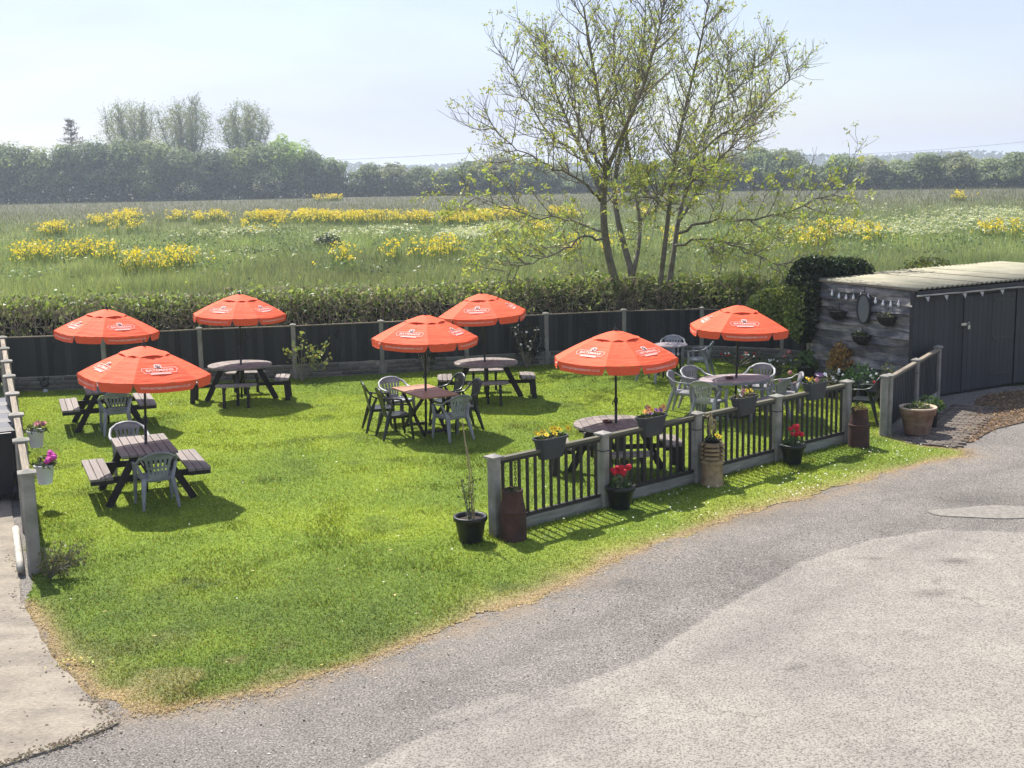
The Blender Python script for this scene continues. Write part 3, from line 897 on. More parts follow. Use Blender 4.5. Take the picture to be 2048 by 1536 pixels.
# ---- low railing fences: concrete posts and plinth, dark bars under a flat handrail
BAR = {}
def railing(root, pts, H, nbars, rail_m, plinth=True, straps=(), first=True, postscale=1.0, solid=False):
    n = len(pts)
    for i, p in enumerate(pts):
        a = pts[max(i - 1, 0)]; b = pts[min(i + 1, n - 1)]
        if i or first: add_post(root, p, H, math.atan2(b[1] - a[1], b[0] - a[0]), 0.80 if i in straps else None, postscale)
    for a, b in zip(pts[:-1], pts[1:]):
        L = math.hypot(b[0] - a[0], b[1] - a[1]); e = 0.056 * postscale / L
        a2, b2 = lerp(a, b, e), lerp(a, b, 1 - e)
        d = V(b[0] - a[0], b[1] - a[1], 0).normalized(); rz = math.atan2(d.y, d.x)
        zb = 0.06
        if plinth:
            piece_between('gravel_board', ubox('concrete'), root, a2, b2, 0.04, 0.045, 0.20)
            zb = 0.155
        piece_between('handrail', ubox(rail_m), root, a2, b2, H - 0.03, 0.085, 0.04)
        piece_between('top_rail', ubox('rail_paint'), root, lerp(a2, b2, .003), lerp(a2, b2, .997), H - 0.072, 0.04, 0.044)
        piece_between('bottom_rail', ubox('rail_paint'), root, a2, b2, zb + 0.02, 0.045, 0.045)
        w = math.hypot(b2[0] - a2[0], b2[1] - a2[1])
        z0, z1 = zb + 0.043, H - 0.095
        if solid:
            nb = round(w / 0.12)
            for k in range(nb):
                p = lerp(a2, b2, (k + .5) / nb); c = V(p[0], p[1], 0) - root.location
                inst('board', ubox('fence_paint'), root, (c.x, c.y, (z0 + z1) / 2), (0, 0, rz + .07), (w / nb + .01, .012, z1 - z0))
        else:
            for k in range(nbars):
                p = lerp(a2, b2, (k + .5) / nbars); c = V(p[0], p[1], 0) - root.location
                inst('baluster', ubox('rail_paint'), root, (c.x, c.y, (z0 + z1) / 2), (0, 0, rz), (.034, .030, z1 - z0))

rt = thing('railing_fence', 'low dark railing with vertical bars and concrete posts between lawn and yard', 'fence', (FRONT[0][0], FRONT[0][1], 0))
railing(rt, FRONT, 1.02, 13, 'rail_top', straps=(1, 2, 3), postscale=1.35)
rt = thing('side_fence', 'short solid dark fence running up to the shed door wall', 'fence', (SIDE[0][0], SIDE[0][1], 0))
railing(rt, SIDE, 1.02, 0, 'rail_wood', straps=(1,), solid=True, postscale=1.15)
add_post(rt, (6.40, 21.15), 1.02, 1.0, sx=1.1)
LEFT = [lerp(LEFT_A, LEFT_B, i / 7) for i in range(8)]
rt = thing('boundary_railing', 'pale-topped fence with capped posts running from the near left post to the back corner', 'fence', (LEFT_A[0], LEFT_A[1], 0))
railing(rt, LEFT, 1.20, 12, 'rail_wood', postscale=1.5)

# grey plastic pipe lying along the foot of the left fence
d = V(LEFT_B[0] - LEFT_A[0], LEFT_B[1] - LEFT_A[1], 0).normalized()
nl = V(-d.y, d.x, 0)
pp = [V(LEFT_A[0], LEFT_A[1], 0.06) + nl * 0.16 + d * t + V(0, 0, 0.012 * math.sin(t * 3)) for t in (-0.05, .3, .7, 1.1, 1.5, 1.9)]
o = MB().tube(pp, 0.045, 10).build('drain_pipe', 'pipe', None, True)
tag(o, 'pale plastic pipe lying along the foot of the left fence', 'pipe')

# ---- shed
def shed():
    root = thing('shed', 'black timber shed with pale corrugated roof and weathered lapped side wall', 'shed', tuple(SHED0))
    F, Lr = SHED_F, SHED_L
    W, D, HF, HB = 5.6, 2.75, 2.18, 2.20
    rF = math.atan2(F.y, F.x); rL = math.atan2(Lr.y, Lr.x)
    # carcass hidden behind the cladding
    q = [V(0, 0, 0) + F * .05 + Lr * .05, F * (W - .05) + Lr * .05, F * (W - .05) + Lr * (D - .05), F * .05 + Lr * (D - .05)]
    b = MB()
    zs = (HF - .05, HF - .05, HB - .05, HB - .05)
    b.add([(p.x, p.y, 0) for p in q] + [(p.x, p.y, z) for p, z in zip(q, zs)], [(0, 3, 2, 1), (4, 5, 6, 7), (0, 1, 5, 4), (1, 2, 6, 5), (2, 3, 7, 6), (3, 0, 4, 7)])
    b.build('carcass', 'shed_front', root)
    # front wall boards, door set in
    DX0, DX1, DH = 1.42, 3.05, 2.0
    x = 0.0
    while x < W - .02:
        w = 0.148
        if x + w / 2 < DX0 or x + w / 2 > DX1:
            p = F * (x + w / 2) - Lr * (-0.03) - Lr * 0.0
            p = F * (x + w / 2) + Lr * 0.035
            inst('wall_board', ubox('shed_front'), root, (p.x, p.y, HF / 2 - .02), (0, 0, rF), (w - .006, 0.028 + random.uniform(0, .006), HF - .06))
        x += w
    p = F * ((DX0 + DX1) / 2) + Lr * 0.035
    inst('lintel_board', ubox('shed_front'), root, (p.x, p.y, (DH + HF) / 2 - .02), (0, 0, rF), (DX1 - DX0 - .02, 0.03, HF - DH - .07))
    p = F * ((DX0 + DX1) / 2) + Lr * 0.03
    door = inst('door', ubox('shed_front'), root, (p.x, p.y, DH / 2), (0, 0, rF), (1, 1, 1))
    door.data = MB().box((0, 0, 0), (DX1 - DX0 - .06, .02, DH - .05)).mesh('door', 'shed_front')
    nb = 11; dw = (DX1 - DX0 - .06) / nb
    for k in range(nb):
        inst('door_board', ubox('shed_front'), door, (-(DX1 - DX0 - .06) / 2 + dw * (k + .5), -.020, 0), (0, 0, 0), (dw - .006, .018 + random.uniform(0, .004), DH - .06))
    for z in (-.72, .02, .82):
        inst('hinge', ubox('black_metal'), door, (.42, -.036, z), (0, 0.03, 0), (.62, .012, .05))
    inst('hasp', ubox('steel'), door, (-.80, -.040, .40), (0, 0, 0), (.15, .02, .05))
    MB().box((-.66, -.05, .33), (.07, .03, .075)).tube([(-.685, -.05, .37), (-.685, -.05, .42), (-.66, -.05, .44), (-.635, -.05, .42), (-.635, -.05, .37)], .008, 6).build('padlock', 'steel', door)
    # side wall: lapped horizontal boards, buckled with age
    rl = random.Random(5)
    nrow = 13; hh = 2.16 / nrow
    out = -F
    for k in range(nrow):
        z = 0.04 + hh * k
        b = MB()
        vs_, fs = [], []
        segs = 16
        t0 = 0.0
        for i in range(segs + 1):
            t = D * i / segs
            w1 = .034 * math.sin(t * 2.3 + k * 1.9) + rl.uniform(-.012, .016) + .012 * (1 - t / D); w2 = rl.uniform(-.008, .008)
            lo = Lr * t + out * (0.042 + max(w1, -.030)); hi = Lr * t + out * 0.004
            zt = z + hh + 0.012
            vs_ += [(lo.x, lo.y, z - .012 + w2), (hi.x, hi.y, zt), (hi.x - out.x * .02, hi.y - out.y * .02, zt), (lo.x - out.x * .045, lo.y - out.y * .045, z - .012 + w2)]
        for i in range(segs):
            for j in range(4):
                fs.append((i * 4 + j, i * 4 + (j + 1) % 4, (i + 1) * 4 + (j + 1) % 4, (i + 1) * 4 + j))
        fs += [(0, 3, 2, 1), tuple(segs * 4 + j for j in (0, 1, 2, 3))]
        b.add(vs_, fs).build('lap_board', 'shed_board', root)
    c = -F * 0.02 + Lr * 0.0
    inst('corner_post', ubox('shed_front'), root, (c.x, c.y, HF / 2 - .01), (0, 0, rF), (.12, .10, HF - .04))
    # roof: corrugated sheets laid side by side
    o0, o1 = -0.16, D + 0.12
    sw = 0.95; ns = 7
    for s_ in range(ns):
        x0 = -0.05 + s_ * (sw - 0.06); x1 = x0 + sw
        m = int(sw / 0.0365)
        vs_, fs = [], []
        for i in range(m + 1):
            x = x0 + (x1 - x0) * i / m
            wz = 0.024 * math.cos(2 * math.pi * x / 0.146)
            for yy in (o0, o1):
                p = F * x + Lr * yy
                z = HF + 0.045 + (HB - HF) * (yy / D) + wz + s_ * 0.0035
                vs_.append((p.x, p.y, z))
        for i in range(m): fs.append((2 * i, 2 * i + 2, 2 * i + 3, 2 * i + 1))
        k = len(vs_)
        vs_ += [(x, y, z - .006) for x, y, z in vs_]
        fs += [(a + k, d_ + k, c_ + k, b_ + k) for a, b_, c_, d_ in fs[:m]]
        for i in range(m):
            fs.append((2 * i, 2 * i + k, 2 * i + 2 + k, 2 * i + 2)); fs.append((2 * i + 1, 2 * i + 3, 2 * i + 3 + k, 2 * i + 1 + k))
        MB().add(vs_, fs).build('roof_sheet', 'roof_sheet', root, True)
    p = F * (W / 2) - Lr * 0.10
    inst('fascia', ubox('shed_front'), root, (p.x, p.y, HF - .055), (0, 0, rF), (W + .1, .025, .09))
    p = -F * 0.045 + Lr * (D / 2)
    inst('barge_board', ubox('rail_wood'), root, (p.x, p.y, (HF + HB) / 2 + .012), (-math.atan2(HB - HF, D) * -1, 0, rL - math.pi / 2), (.02, D + .2, .035))
    gp = [F * x - Lr * 0.135 + V(0, 0, HF - .10 - .004 * x) for x in (-.1, 2, 4, W)]
    MB().tube(gp, .018, 6).build('gutter_rail', 'pipe', root)
    return root
shed()

def on_side(t, z, off=0.05):
    """point on the shed's lapped wall, t metres from the front corner"""
    p = SHED0 + SHED_L * t - SHED_F * off
    return V(p.x, p.y, z)
SIDE_RZ = math.atan2(SHED_L.y, SHED_L.x) - math.pi   # local +x runs towards the front corner, local -y outwards... checked below

def wall_frame(t, z, off=0.05):
    p = on_side(t, z, off)
    # local x along the wall, local y pointing out of the wall
    rz = math.atan2(-SHED_F.y, -SHED_F.x) - math.pi / 2
    return p, rz

# bunting along the shed front
root = thing('bunting', 'short string of small white flags under the shed eaves', 'bunting', tuple(SHED0 - SHED_L * 0.15 + V(0, 0, 2.05)))
pts = [SHED_F * x + V(0, 0, 0.03 - 0.02 * math.sin(x * 3)) for x in np.linspace(0, 3.2, 12)]
MB().tube(pts, .005, 4).build('string', 'wire_black', root)
for x in (0.18, 0.72, 1.26, 1.78, 2.4):
    p = SHED_F * x
    b = MB(); w = SHED_F * 0.062; o = -SHED_L * 0.02
    vv = [p - w, p + w, p + o + V(0, 0, -.10)]
    b.add([(q.x, q.y, q.z) for q in vv] + [(q.x + SHED_L.x * .006, q.y + SHED_L.y * .006, q.z) for q in vv], [(0, 1, 2), (5, 4, 3), (0, 3, 4, 1), (1, 4, 5, 2), (2, 5, 3, 0)])
    b.build('flag', 'flag_white', root)

# string of bulbs across the side wall
p0 = on_side(2.25, 2.06, 0.07); p1 = on_side(0.25, 1.98, 0.07)
root = thing('string_lights', 'string of clear bulbs hung across the shed side wall', 'lights', tuple(p0))
N_ = 10
pts = []
for i in range(21):
    t = i / 20; q = p0.lerp(p1, t) - p0
    pts.append(q + V(0, 0, -0.09 * math.sin(math.pi * min(1, t * 2)) - 0.10 * math.sin(math.pi * max(0, t * 2 - 1)) + 0.05 * math.sin(math.pi * t)))
MB().tube(pts, .006, 4).build('cable', 'wire_black', root)
bulb = MB().lathe([(.012, 0), (.014, -.03), (.03, -.075), (.032, -.095), (.018, -.12), (.004, -.125)], 8).mesh('bulb', 'glass_bulb', True)
for i in range(1, 20, 2):
    inst('bulb', bulb, root, pts[i])

# oval hoop mirror
p, rz = wall_frame(1.25, 1.72, 0.09)
root = thing('oval_mirror', 'dark oval mirror hanging on the shed side wall', 'mirror', tuple(p), rz)
ov = [(0.17 * math.sin(2 * math.pi * i / 28), 0.0, 0.30 * math.cos(2 * math.pi * i / 28)) for i in range(28)]
MB().tube(ov, .022, 6, True).build('frame', 'black_metal', root, True)
MB().add([(x * .95, -.012, z * .95) for x, y, z in ov] + [(x * .95, .002, z * .95) for x, y, z in ov], [tuple(range(28)), tuple(range(55, 27, -1))]).build('glass', 'mirror', root)
MB().tube([(0, 0, .31), (-.02, -.01, .44)], .008, 4).build('hook', 'black_metal', root)
# ================================================================== FURNITURE
# ---- stacking resin chair; sits facing local +y
def make_chair(name, m, tall=False):
    root = bpy.data.objects.new(name, None); COL.objects.link(root)
    poly = []
    for (x, y, r) in ((-.20, -.20, .05), (.20, -.20, .05), (.235, .22, .07), (-.235, .22, .07)):
        sx, sy = (1 if x > 0 else -1), (1 if y > 0 else -1)
        a0 = {(-1, -1): 180, (1, -1): 270, (1, 1): 0, (-1, 1): 90}[(sx, sy)]
        for k in range(4):
            a = R(a0 + 30 * k)
            poly.append((x - sx * r + r * math.cos(a), y - sy * r + r * math.sin(a)))
    b = MB().slab(poly, .405, .432)
    b.build('seat', m, root)
    inst('seat_apron', MB().tube([(-.19, -.17, .392), (-.215, .18, .392), (.215, .18, .392), (.19, -.17, .392)], .022, 5, True).mesh('seat_apron', m), root)
    top = 0.90 if tall else 0.80
    yo = -.30 if tall else -.285
    half = [(.265, .21, .615), (.285, .10, .632), (.287, -.05, .640), (.275, -.15, .665)]
    half += [(.25, -.225, .725), (.215, -.265, top - .06), (.15, yo, top - .018), (.07, yo - .008, top)] if not tall else \
            [(.255, -.215, .72), (.235, -.25, .79), (.185, yo + .01, top - .045), (.10, yo, top - .008)]
    path = half + [(0, yo - .01, top + .006)] + [(-x, y, z) for x, y, z in half[::-1]]
    MB().tube(path, .026, 7, flat=0.55).build('arm_rail', m, root, True)
    for s in (-1, 1):
        MB().tube([(s * .268, .20, .615), (s * .245, .195, .43), (s * .262, .245, 0)], [.024, .036, .021], 5).build('leg', m, root)
        MB().tube([(s * .195, -.175, .425), (s * .225, -.24, .2), (s * .25, -.30, 0)], [.042, .034, .021], 5).build('leg', m, root)
        MB().tube([(s * .20, -.17, .42), (s * .245, -.14, .54), (s * .282, -.10, .638)], [.036, .026, .022], 5).build('side_strut', m, root)
    # back: fan of slats with two rows of slots
    yb = lambda z: -.188 - (-(yo) - .188) * (z - .43) / (top - .43)
    hw = lambda z: .125 + .105 * (z - .43) / (top - .43)
    b = MB()
    n = 6
    def strip(z0, z1, u0, u1, th):
        q = []
        for z in (z0, z1):
            for u in (u0, u1): q.append((hw(z) * u, yb(z), z))
        vs_ = [(x, y - th, z) for x, y, z in q] + [(x, y + th, z) for x, y, z in q]
        b.add(vs_, [(0, 1, 3, 2), (4, 6, 7, 5), (0, 4, 5, 1), (2, 3, 7, 6), (0, 2, 6, 4), (1, 5, 7, 3)])
    zt = top - .075
    for i in range(n):
        u = -1 + 2 * (i + .5) / n; w = 0.62 / n
        strip(.43, zt + .01, u - w, u + w, .005)
    strip(.425, .485, -1, 1, .007); strip(.565, .60, -1, 1, .007)
    # upper panel follows the arch
    m2 = 8
    vs_ = []
    for i in range(m2 + 1):
        u = -1 + 2 * i / m2
        zt2 = top - .005 - .055 * abs(u) ** 2.4
        for z in (zt - .02, zt2):
            for th in (-.007, .007): vs_.append((u * hw(z) * .98, yb(z) + th, z))
    fs = []
    for i in range(m2):
        a = 4 * i; c = 4 * (i + 1)
        fs += [(a, c, c + 2, a + 2), (a + 1, a + 3, c + 3, c + 1), (a, a + 1, c + 1, c), (a + 2, c + 2, c + 3, a + 3)]
    b.add(vs_, fs)
    b.build('backrest', m, root)
    return root

grey0 = make_chair('garden_chair', 'resin_grey')
black0 = make_chair('garden_chair', 'resin_black', True)
used = set()
def chair(x, y, face, label, group, black=False, tilt=0.0):
    """face: plan point the chair looks towards"""
    src = black0 if black else grey0
    o = src if src.name not in used else copy_tree(src)
    used.add(src.name)
    o.location = (x, y, 0.0)
    o.rotation_euler = (0, 0, math.atan2(face[1] - y, face[0] - x) - math.pi / 2 + tilt)
    tag(o, label, 'chair', group)
    return o

T1, T2, WT, OV, SM = (-5.46, 18.08), (-7.72, 23.45), (-1.58, 22.28), (4.18, 23.1), (3.58, 27.85)
RT1, RT2, RT3 = (-5.69, 25.9), (-0.53, 25.6), (1.60, 18.99)
GC = 'plastic garden chairs on the lawn'
chair(-5.12, 17.42, T1, 'grey plastic chair with its back to the camera at the nearest rectangular picnic table', GC)
chair(-6.02, 19.22, (-5.50, 18.0), 'pale grey plastic chair facing the camera at the far end of the nearest picnic table', GC)
chair(-7.30, 22.62, (-7.66, 23.5), 'grey plastic chair with its back to the camera at the farther rectangular picnic table', GC)
chair(-2.18, 23.22, (-1.62, 22.3), 'pale grey plastic chair behind the far end of the reddish wooden table', GC)
chair(-1.06, 21.55, (-1.35, 22.3), 'grey plastic chair at the near end of the reddish wooden table', GC, tilt=0.25)
chair(-2.42, 22.42, (-1.75, 22.6), 'black plastic chair on the left of the wooden table, the farther of two', GC, True)
chair(-2.08, 21.75, (-1.45, 22.0), 'black plastic chair on the left of the wooden table, the nearer of two', GC, True)
chair(-1.22, 23.0, (-1.75, 22.7), 'black plastic chair on the right of the wooden table, the farther of two', GC, True)
chair(-0.90, 22.35, (-1.5, 22.1), 'black plastic chair on the right of the wooden table, the nearer of two', GC, True)
chair(3.28, 23.45, (4.1, 23.1), 'grey plastic chair at the left end of the oval plastic table', GC)
chair(3.62, 23.9, (4.15, 23.1), 'grey plastic chair at the far left of the oval plastic table', GC)
chair(4.80, 24.0, (4.3, 23.1), 'pale grey plastic chair behind the oval plastic table, facing the camera', GC)
chair(3.60, 22.52, (4.1, 23.2), 'grey plastic chair with slatted back to the camera in front of the oval plastic table', GC)
chair(4.72, 22.48, (4.2, 23.0), 'grey plastic chair turned side-on at the near right of the oval plastic table', GC)
chair(5.14, 23.1, (4.3, 23.15), 'grey plastic chair at the right end of the oval plastic table', GC)
chair(3.70, 28.45, (3.58, 27.8), 'pale grey plastic chair behind the small round table by the back fence', GC)
chair(4.20, 27.62, (3.55, 27.85), 'grey plastic chair seen side-on right of the small round table', GC)
chair(3.12, 27.30, (3.6, 27.9), 'grey plastic chair left of the small round table, half hidden by a parasol', GC)
chair(6.42, 22.35, (5.75, 22.75), 'black plastic chair behind the brown chimney pot at the garden gateway', GC, True)

# ---- A-frame picnic table, planks along local y
def picnic_table(loc, rz, label):
    root = thing('picnic_table', label, 'picnic table', (*loc, 0), rz, 'rectangular picnic tables')
    Lh = 0.70
    me = ubox('table_wood', 0.0)
    for i in range(7):
        x = (i - 3) * 0.113
        inst('plank', me, root, (x, random.uniform(-.006, .006), .725 + random.uniform(-.002, .002)), (0, 0, random.uniform(-.003, .003)), (.101, 2 * Lh, .034))
    for s in (-1, 1):
        for i in range(3):
            x = s * (0.575 + i * 0.108)
            inst('bench_plank', me, root, (x, random.uniform(-.006, .006), .432 + random.uniform(-.002, .002)), (0, 0, random.uniform(-.003, .003)), (.097, 2 * Lh, .034))
    for e in (-1, 1):
        y = e * 0.50
        MB().box((0, y, .692), (.74, .045, .045 + .02)).build('top_bearer', 'table_frame', root)
        MB().box((0, y, .37), (1.58, .045, .09)).build('bench_bearer', 'table_frame', root)
        for s in (-1, 1):
            MB().beam((s * .20, y + e * .046, .69), (s * .60, y + e * .046, -.01), .045, .10).build('leg', 'table_frame', root)
            inst('bench_end', ubox('table_frame'), root, (s * .685, e * (Lh - .02), .385), (0, 0, 0), (.30, .03, .056))
    MB().beam((0, -.48, .42), (0, .48, .42), .09, .04).build('stretcher', 'table_frame', root)
    return root
picnic_table(T1, math.atan2(-0.40, 0.92) * -1 if False else math.atan2(0.40, 0.92), 'nearest rectangular dark picnic table with weathered slatted top and benches')
picnic_table(T2, math.atan2(0.37, 0.93), 'farther rectangular dark picnic table, by the left end of the back fence')

# ---- round picnic table with four benches
def round_table(loc, rz, label):
    root = thing('round_picnic_table', label, 'picnic table', (*loc, 0), rz, 'round picnic tables')
    Rr = 0.66; n = 11
    w = 2 * Rr / n
    for i in range(n):
        y0, y1 = -Rr + i * w + .004, -Rr + (i + 1) * w - .004
        q = lambda y: math.sqrt(max(Rr * Rr - y * y, 0.002))
        ys = [y0 + (y1 - y0) * k / 4 for k in range(5)]
        poly = [(q(y), y) for y in ys] + [(-q(y), y) for y in ys[::-1]]
        MB().slab(poly, .707, .742).build('plank', 'table_wood', root)
    for k in range(4):
        a = k * math.pi / 2
        c, s = math.cos(a), math.sin(a)
        rot = lambda x, y: (x * c - y * s, x * s + y * c)
        for j, (r0, hl) in enumerate(((.76, .40), (.862, .42), (.964, .40))):
            cr = 0.03 if j < 2 else 0.09
            poly = [(r0 - .046, -hl), (r0 + .046 - cr, -hl), (r0 + .046, -hl + cr * 1.2), (r0 + .046, hl - cr * 1.2), (r0 + .046 - cr, hl), (r0 - .046, hl)]
            MB().slab([rot(*p) for p in poly], .418, .452).build('bench_plank', 'table_wood', root)
        for e in (-1, 1):
            p0, p1 = rot(.70, e * .24), rot(1.0, e * .24)
            MB().beam((*p0, .375), (*p1, .375), .045, .08).build('bench_bearer', 'table_frame', root)
            p0 = rot(.95, e * .24)
            MB().beam((*p0, .412), (*rot(.98, e * .24), -.01), .05, .10).build('bench_leg', 'table_frame', root)
        # table leg slopes out under the bench
        p0, p1 = rot(.36, 0), rot(.72, 0)
        MB().beam((*p0, .70), (*p1, -.01), .05, .11).build('leg', 'table_frame', root)
    for a in (0, math.pi / 2):
        c, s = math.cos(a), math.sin(a)
        MB().beam((-.58 * c, -.58 * s, .682 - a * .028), (.58 * c, .58 * s, .682 - a * .028), .05, .04).build('top_bearer', 'table_frame', root)
        MB().beam((-.95 * c, -.95 * s, .315 + a * .03), (.95 * c, .95 * s, .315 + a * .03), .05, .07).build('cross_beam', 'table_frame', root)
    return root
round_table(RT1, 0.10, 'round dark picnic table before the back fence, left of the leafy climber')
round_table(RT2, 0.06, 'round dark picnic table before the back fence, behind the reddish wooden table')
round_table(RT3, math.pi / 2 + 0.08, 'round dark picnic table just behind the low railing')

# ---- folding hardwood table
def wood_table():
    rz = math.atan2(22.86 - 21.72, -1.9 + 1.26)
    root = thing('folding_table', 'reddish hardwood folding table set with black and grey chairs', 'table', (*WT, 0), rz)
    Lh, Wh = .68, .35
    for s in (-1, 1):
        inst('frame_rail', ubox('teak'), root, (0, s * (Wh - .03), .725), (0, 0, 0), (2 * Lh - .14, .06, .028))
        inst('frame_end', ubox('teak'), root, (s * (Lh - .035), 0, .725), (0, 0, 0), (.066, 2 * Wh, .0282))
    inst('frame_middle', ubox('teak'), root, (0, 0, .724), (0, 0, 0), (.06, 2 * Wh - .124, .027))
    for s in (-1, 1):
        for i in range(6):
            x = s * (.035 + (i + .5) * .0975)
            inst('slat', ubox('teak'), root, (x, 0, .722), (0, 0, 0), (.094, 2 * Wh - .124, .022))
    for e in (-1, 1):
        y = e * (Wh - .08)
        MB().beam((-.50, y, .705), (.42, y, .0), .035, .055).build('leg', 'table_frame', root)
        y -= e * .045
        MB().beam((.50, y, .705), (-.42, y, .0), .035, .055).build('leg', 'table_frame', root)
    for s in (-1, 1):
        MB().beam((s * .42, -Wh + .14, .06), (s * .42, Wh - .14, .06), .03, .04).build('stretcher', 'table_frame', root)
wood_table()

# ---- oval plastic table
def oval_table():
    rz = math.atan2(.36, 1.4)
    root = thing('oval_table', 'oval pale plastic table ringed by six grey chairs', 'table', (*OV, 0), rz)
    e = [(.70 * math.cos(2 * math.pi * i / 40), .47 * math.sin(2 * math.pi * i / 40)) for i in range(40)]
    MB().slab(e, .70, .725).build('table_top', 'resin_top', root)
    MB().slab([(x * .985, y * .98) for x, y in e], .665, .70).build('apron', 'resin_grey', root)
    for sx in (-1, 1):
        for sy in (-1, 1):
            MB().tube([(sx * .42, sy * .24, .70), (sx * .44, sy * .26, .35), (sx * .50, sy * .32, 0)], [.045, .036, .026], 6).build('leg', 'resin_grey', root)
    b = MB().lathe([(.24, 0), (.25, .03), (.20, .06), (.06, .10), (.035, .14), (.03, .36), (.028, .45)], 18)
    o = b.build('parasol_stand', 'black_metal', None, True)
    o.location = (*OV, 0); tag(o, 'black metal parasol stand under the oval plastic table', 'parasol stand')
oval_table()
def small_table():
    root = thing('small_round_table', 'small round pale table near the back fence', 'table', (*SM, 0), 0.3)
    e = [(.38 * math.cos(2 * math.pi * i / 28), .38 * math.sin(2 * math.pi * i / 28)) for i in range(28)]
    MB().slab(e, .70, .725).build('table_top', 'resin_top', root)
    for k in range(4):
        a = k * math.pi / 2 + .6
        MB().tube([(.26 * math.cos(a), .26 * math.sin(a), .70), (.24 * math.cos(a), .24 * math.sin(a), .35), (.32 * math.cos(a), .32 * math.sin(a), 0)], .022, 5).build('leg', 'table_frame', root)
small_table()
ash = MB().lathe([(.05, 0), (.075, .012), (.08, .04), (.068, .04), (.06, .018), (.0, .016)], 14)
for (p, z, l) in (((RT3[0] - .13, RT3[1] + .03), .743, 'brown round ashtray on the round picnic table behind the railing'), ((4.06, 23.0), .726, 'brown round ashtray on the oval plastic table')):
    o = MB().lathe([(.05, 0), (.075, .012), (.08, .04), (.068, .04), (.06, .018), (.002, .016)], 14).build('ashtray', 'ashtray', None, True)
    o.location = (*p, z); tag(o, l, 'ashtray', 'ashtrays on the tables')

# ---- parasols
def text_mesh(body, size, bold=0.0):
    cu = bpy.data.curves.new('lettering', 'FONT')
    cu.body = body; cu.size = size; cu.align_x = 'CENTER'; cu.align_y = 'CENTER'; cu.offset = bold
    cu.resolution_u = 3
    ob = bpy.data.objects.new('lettering_source', cu); COL.objects.link(ob)
    bpy.context.view_layer.update()
    dg = bpy.context.evaluated_depsgraph_get()
    me = bpy.data.meshes.new_from_object(ob.evaluated_get(dg))
    vs_ = [(v.co.x, v.co.y) for v in me.vertices]; fs = [tuple(p.vertices) for p in me.polygons]
    bpy.data.objects.remove(ob); bpy.data.curves.remove(cu); bpy.data.meshes.remove(me)
    return vs_, fs
TXT_URL = text_mesh('WWW.BATEMANSBREWERY.CO.UK', 0.064, 0.0012)
TXT_NAME = text_mesh('BATEMANS', 0.088, 0.0022)
URL_W = max(v[0] for v in TXT_URL[0]) - min(v[0] for v in TXT_URL[0])
NAME_W = max(v[0] for v in TXT_NAME[0]) - min(v[0] for v in TXT_NAME[0])

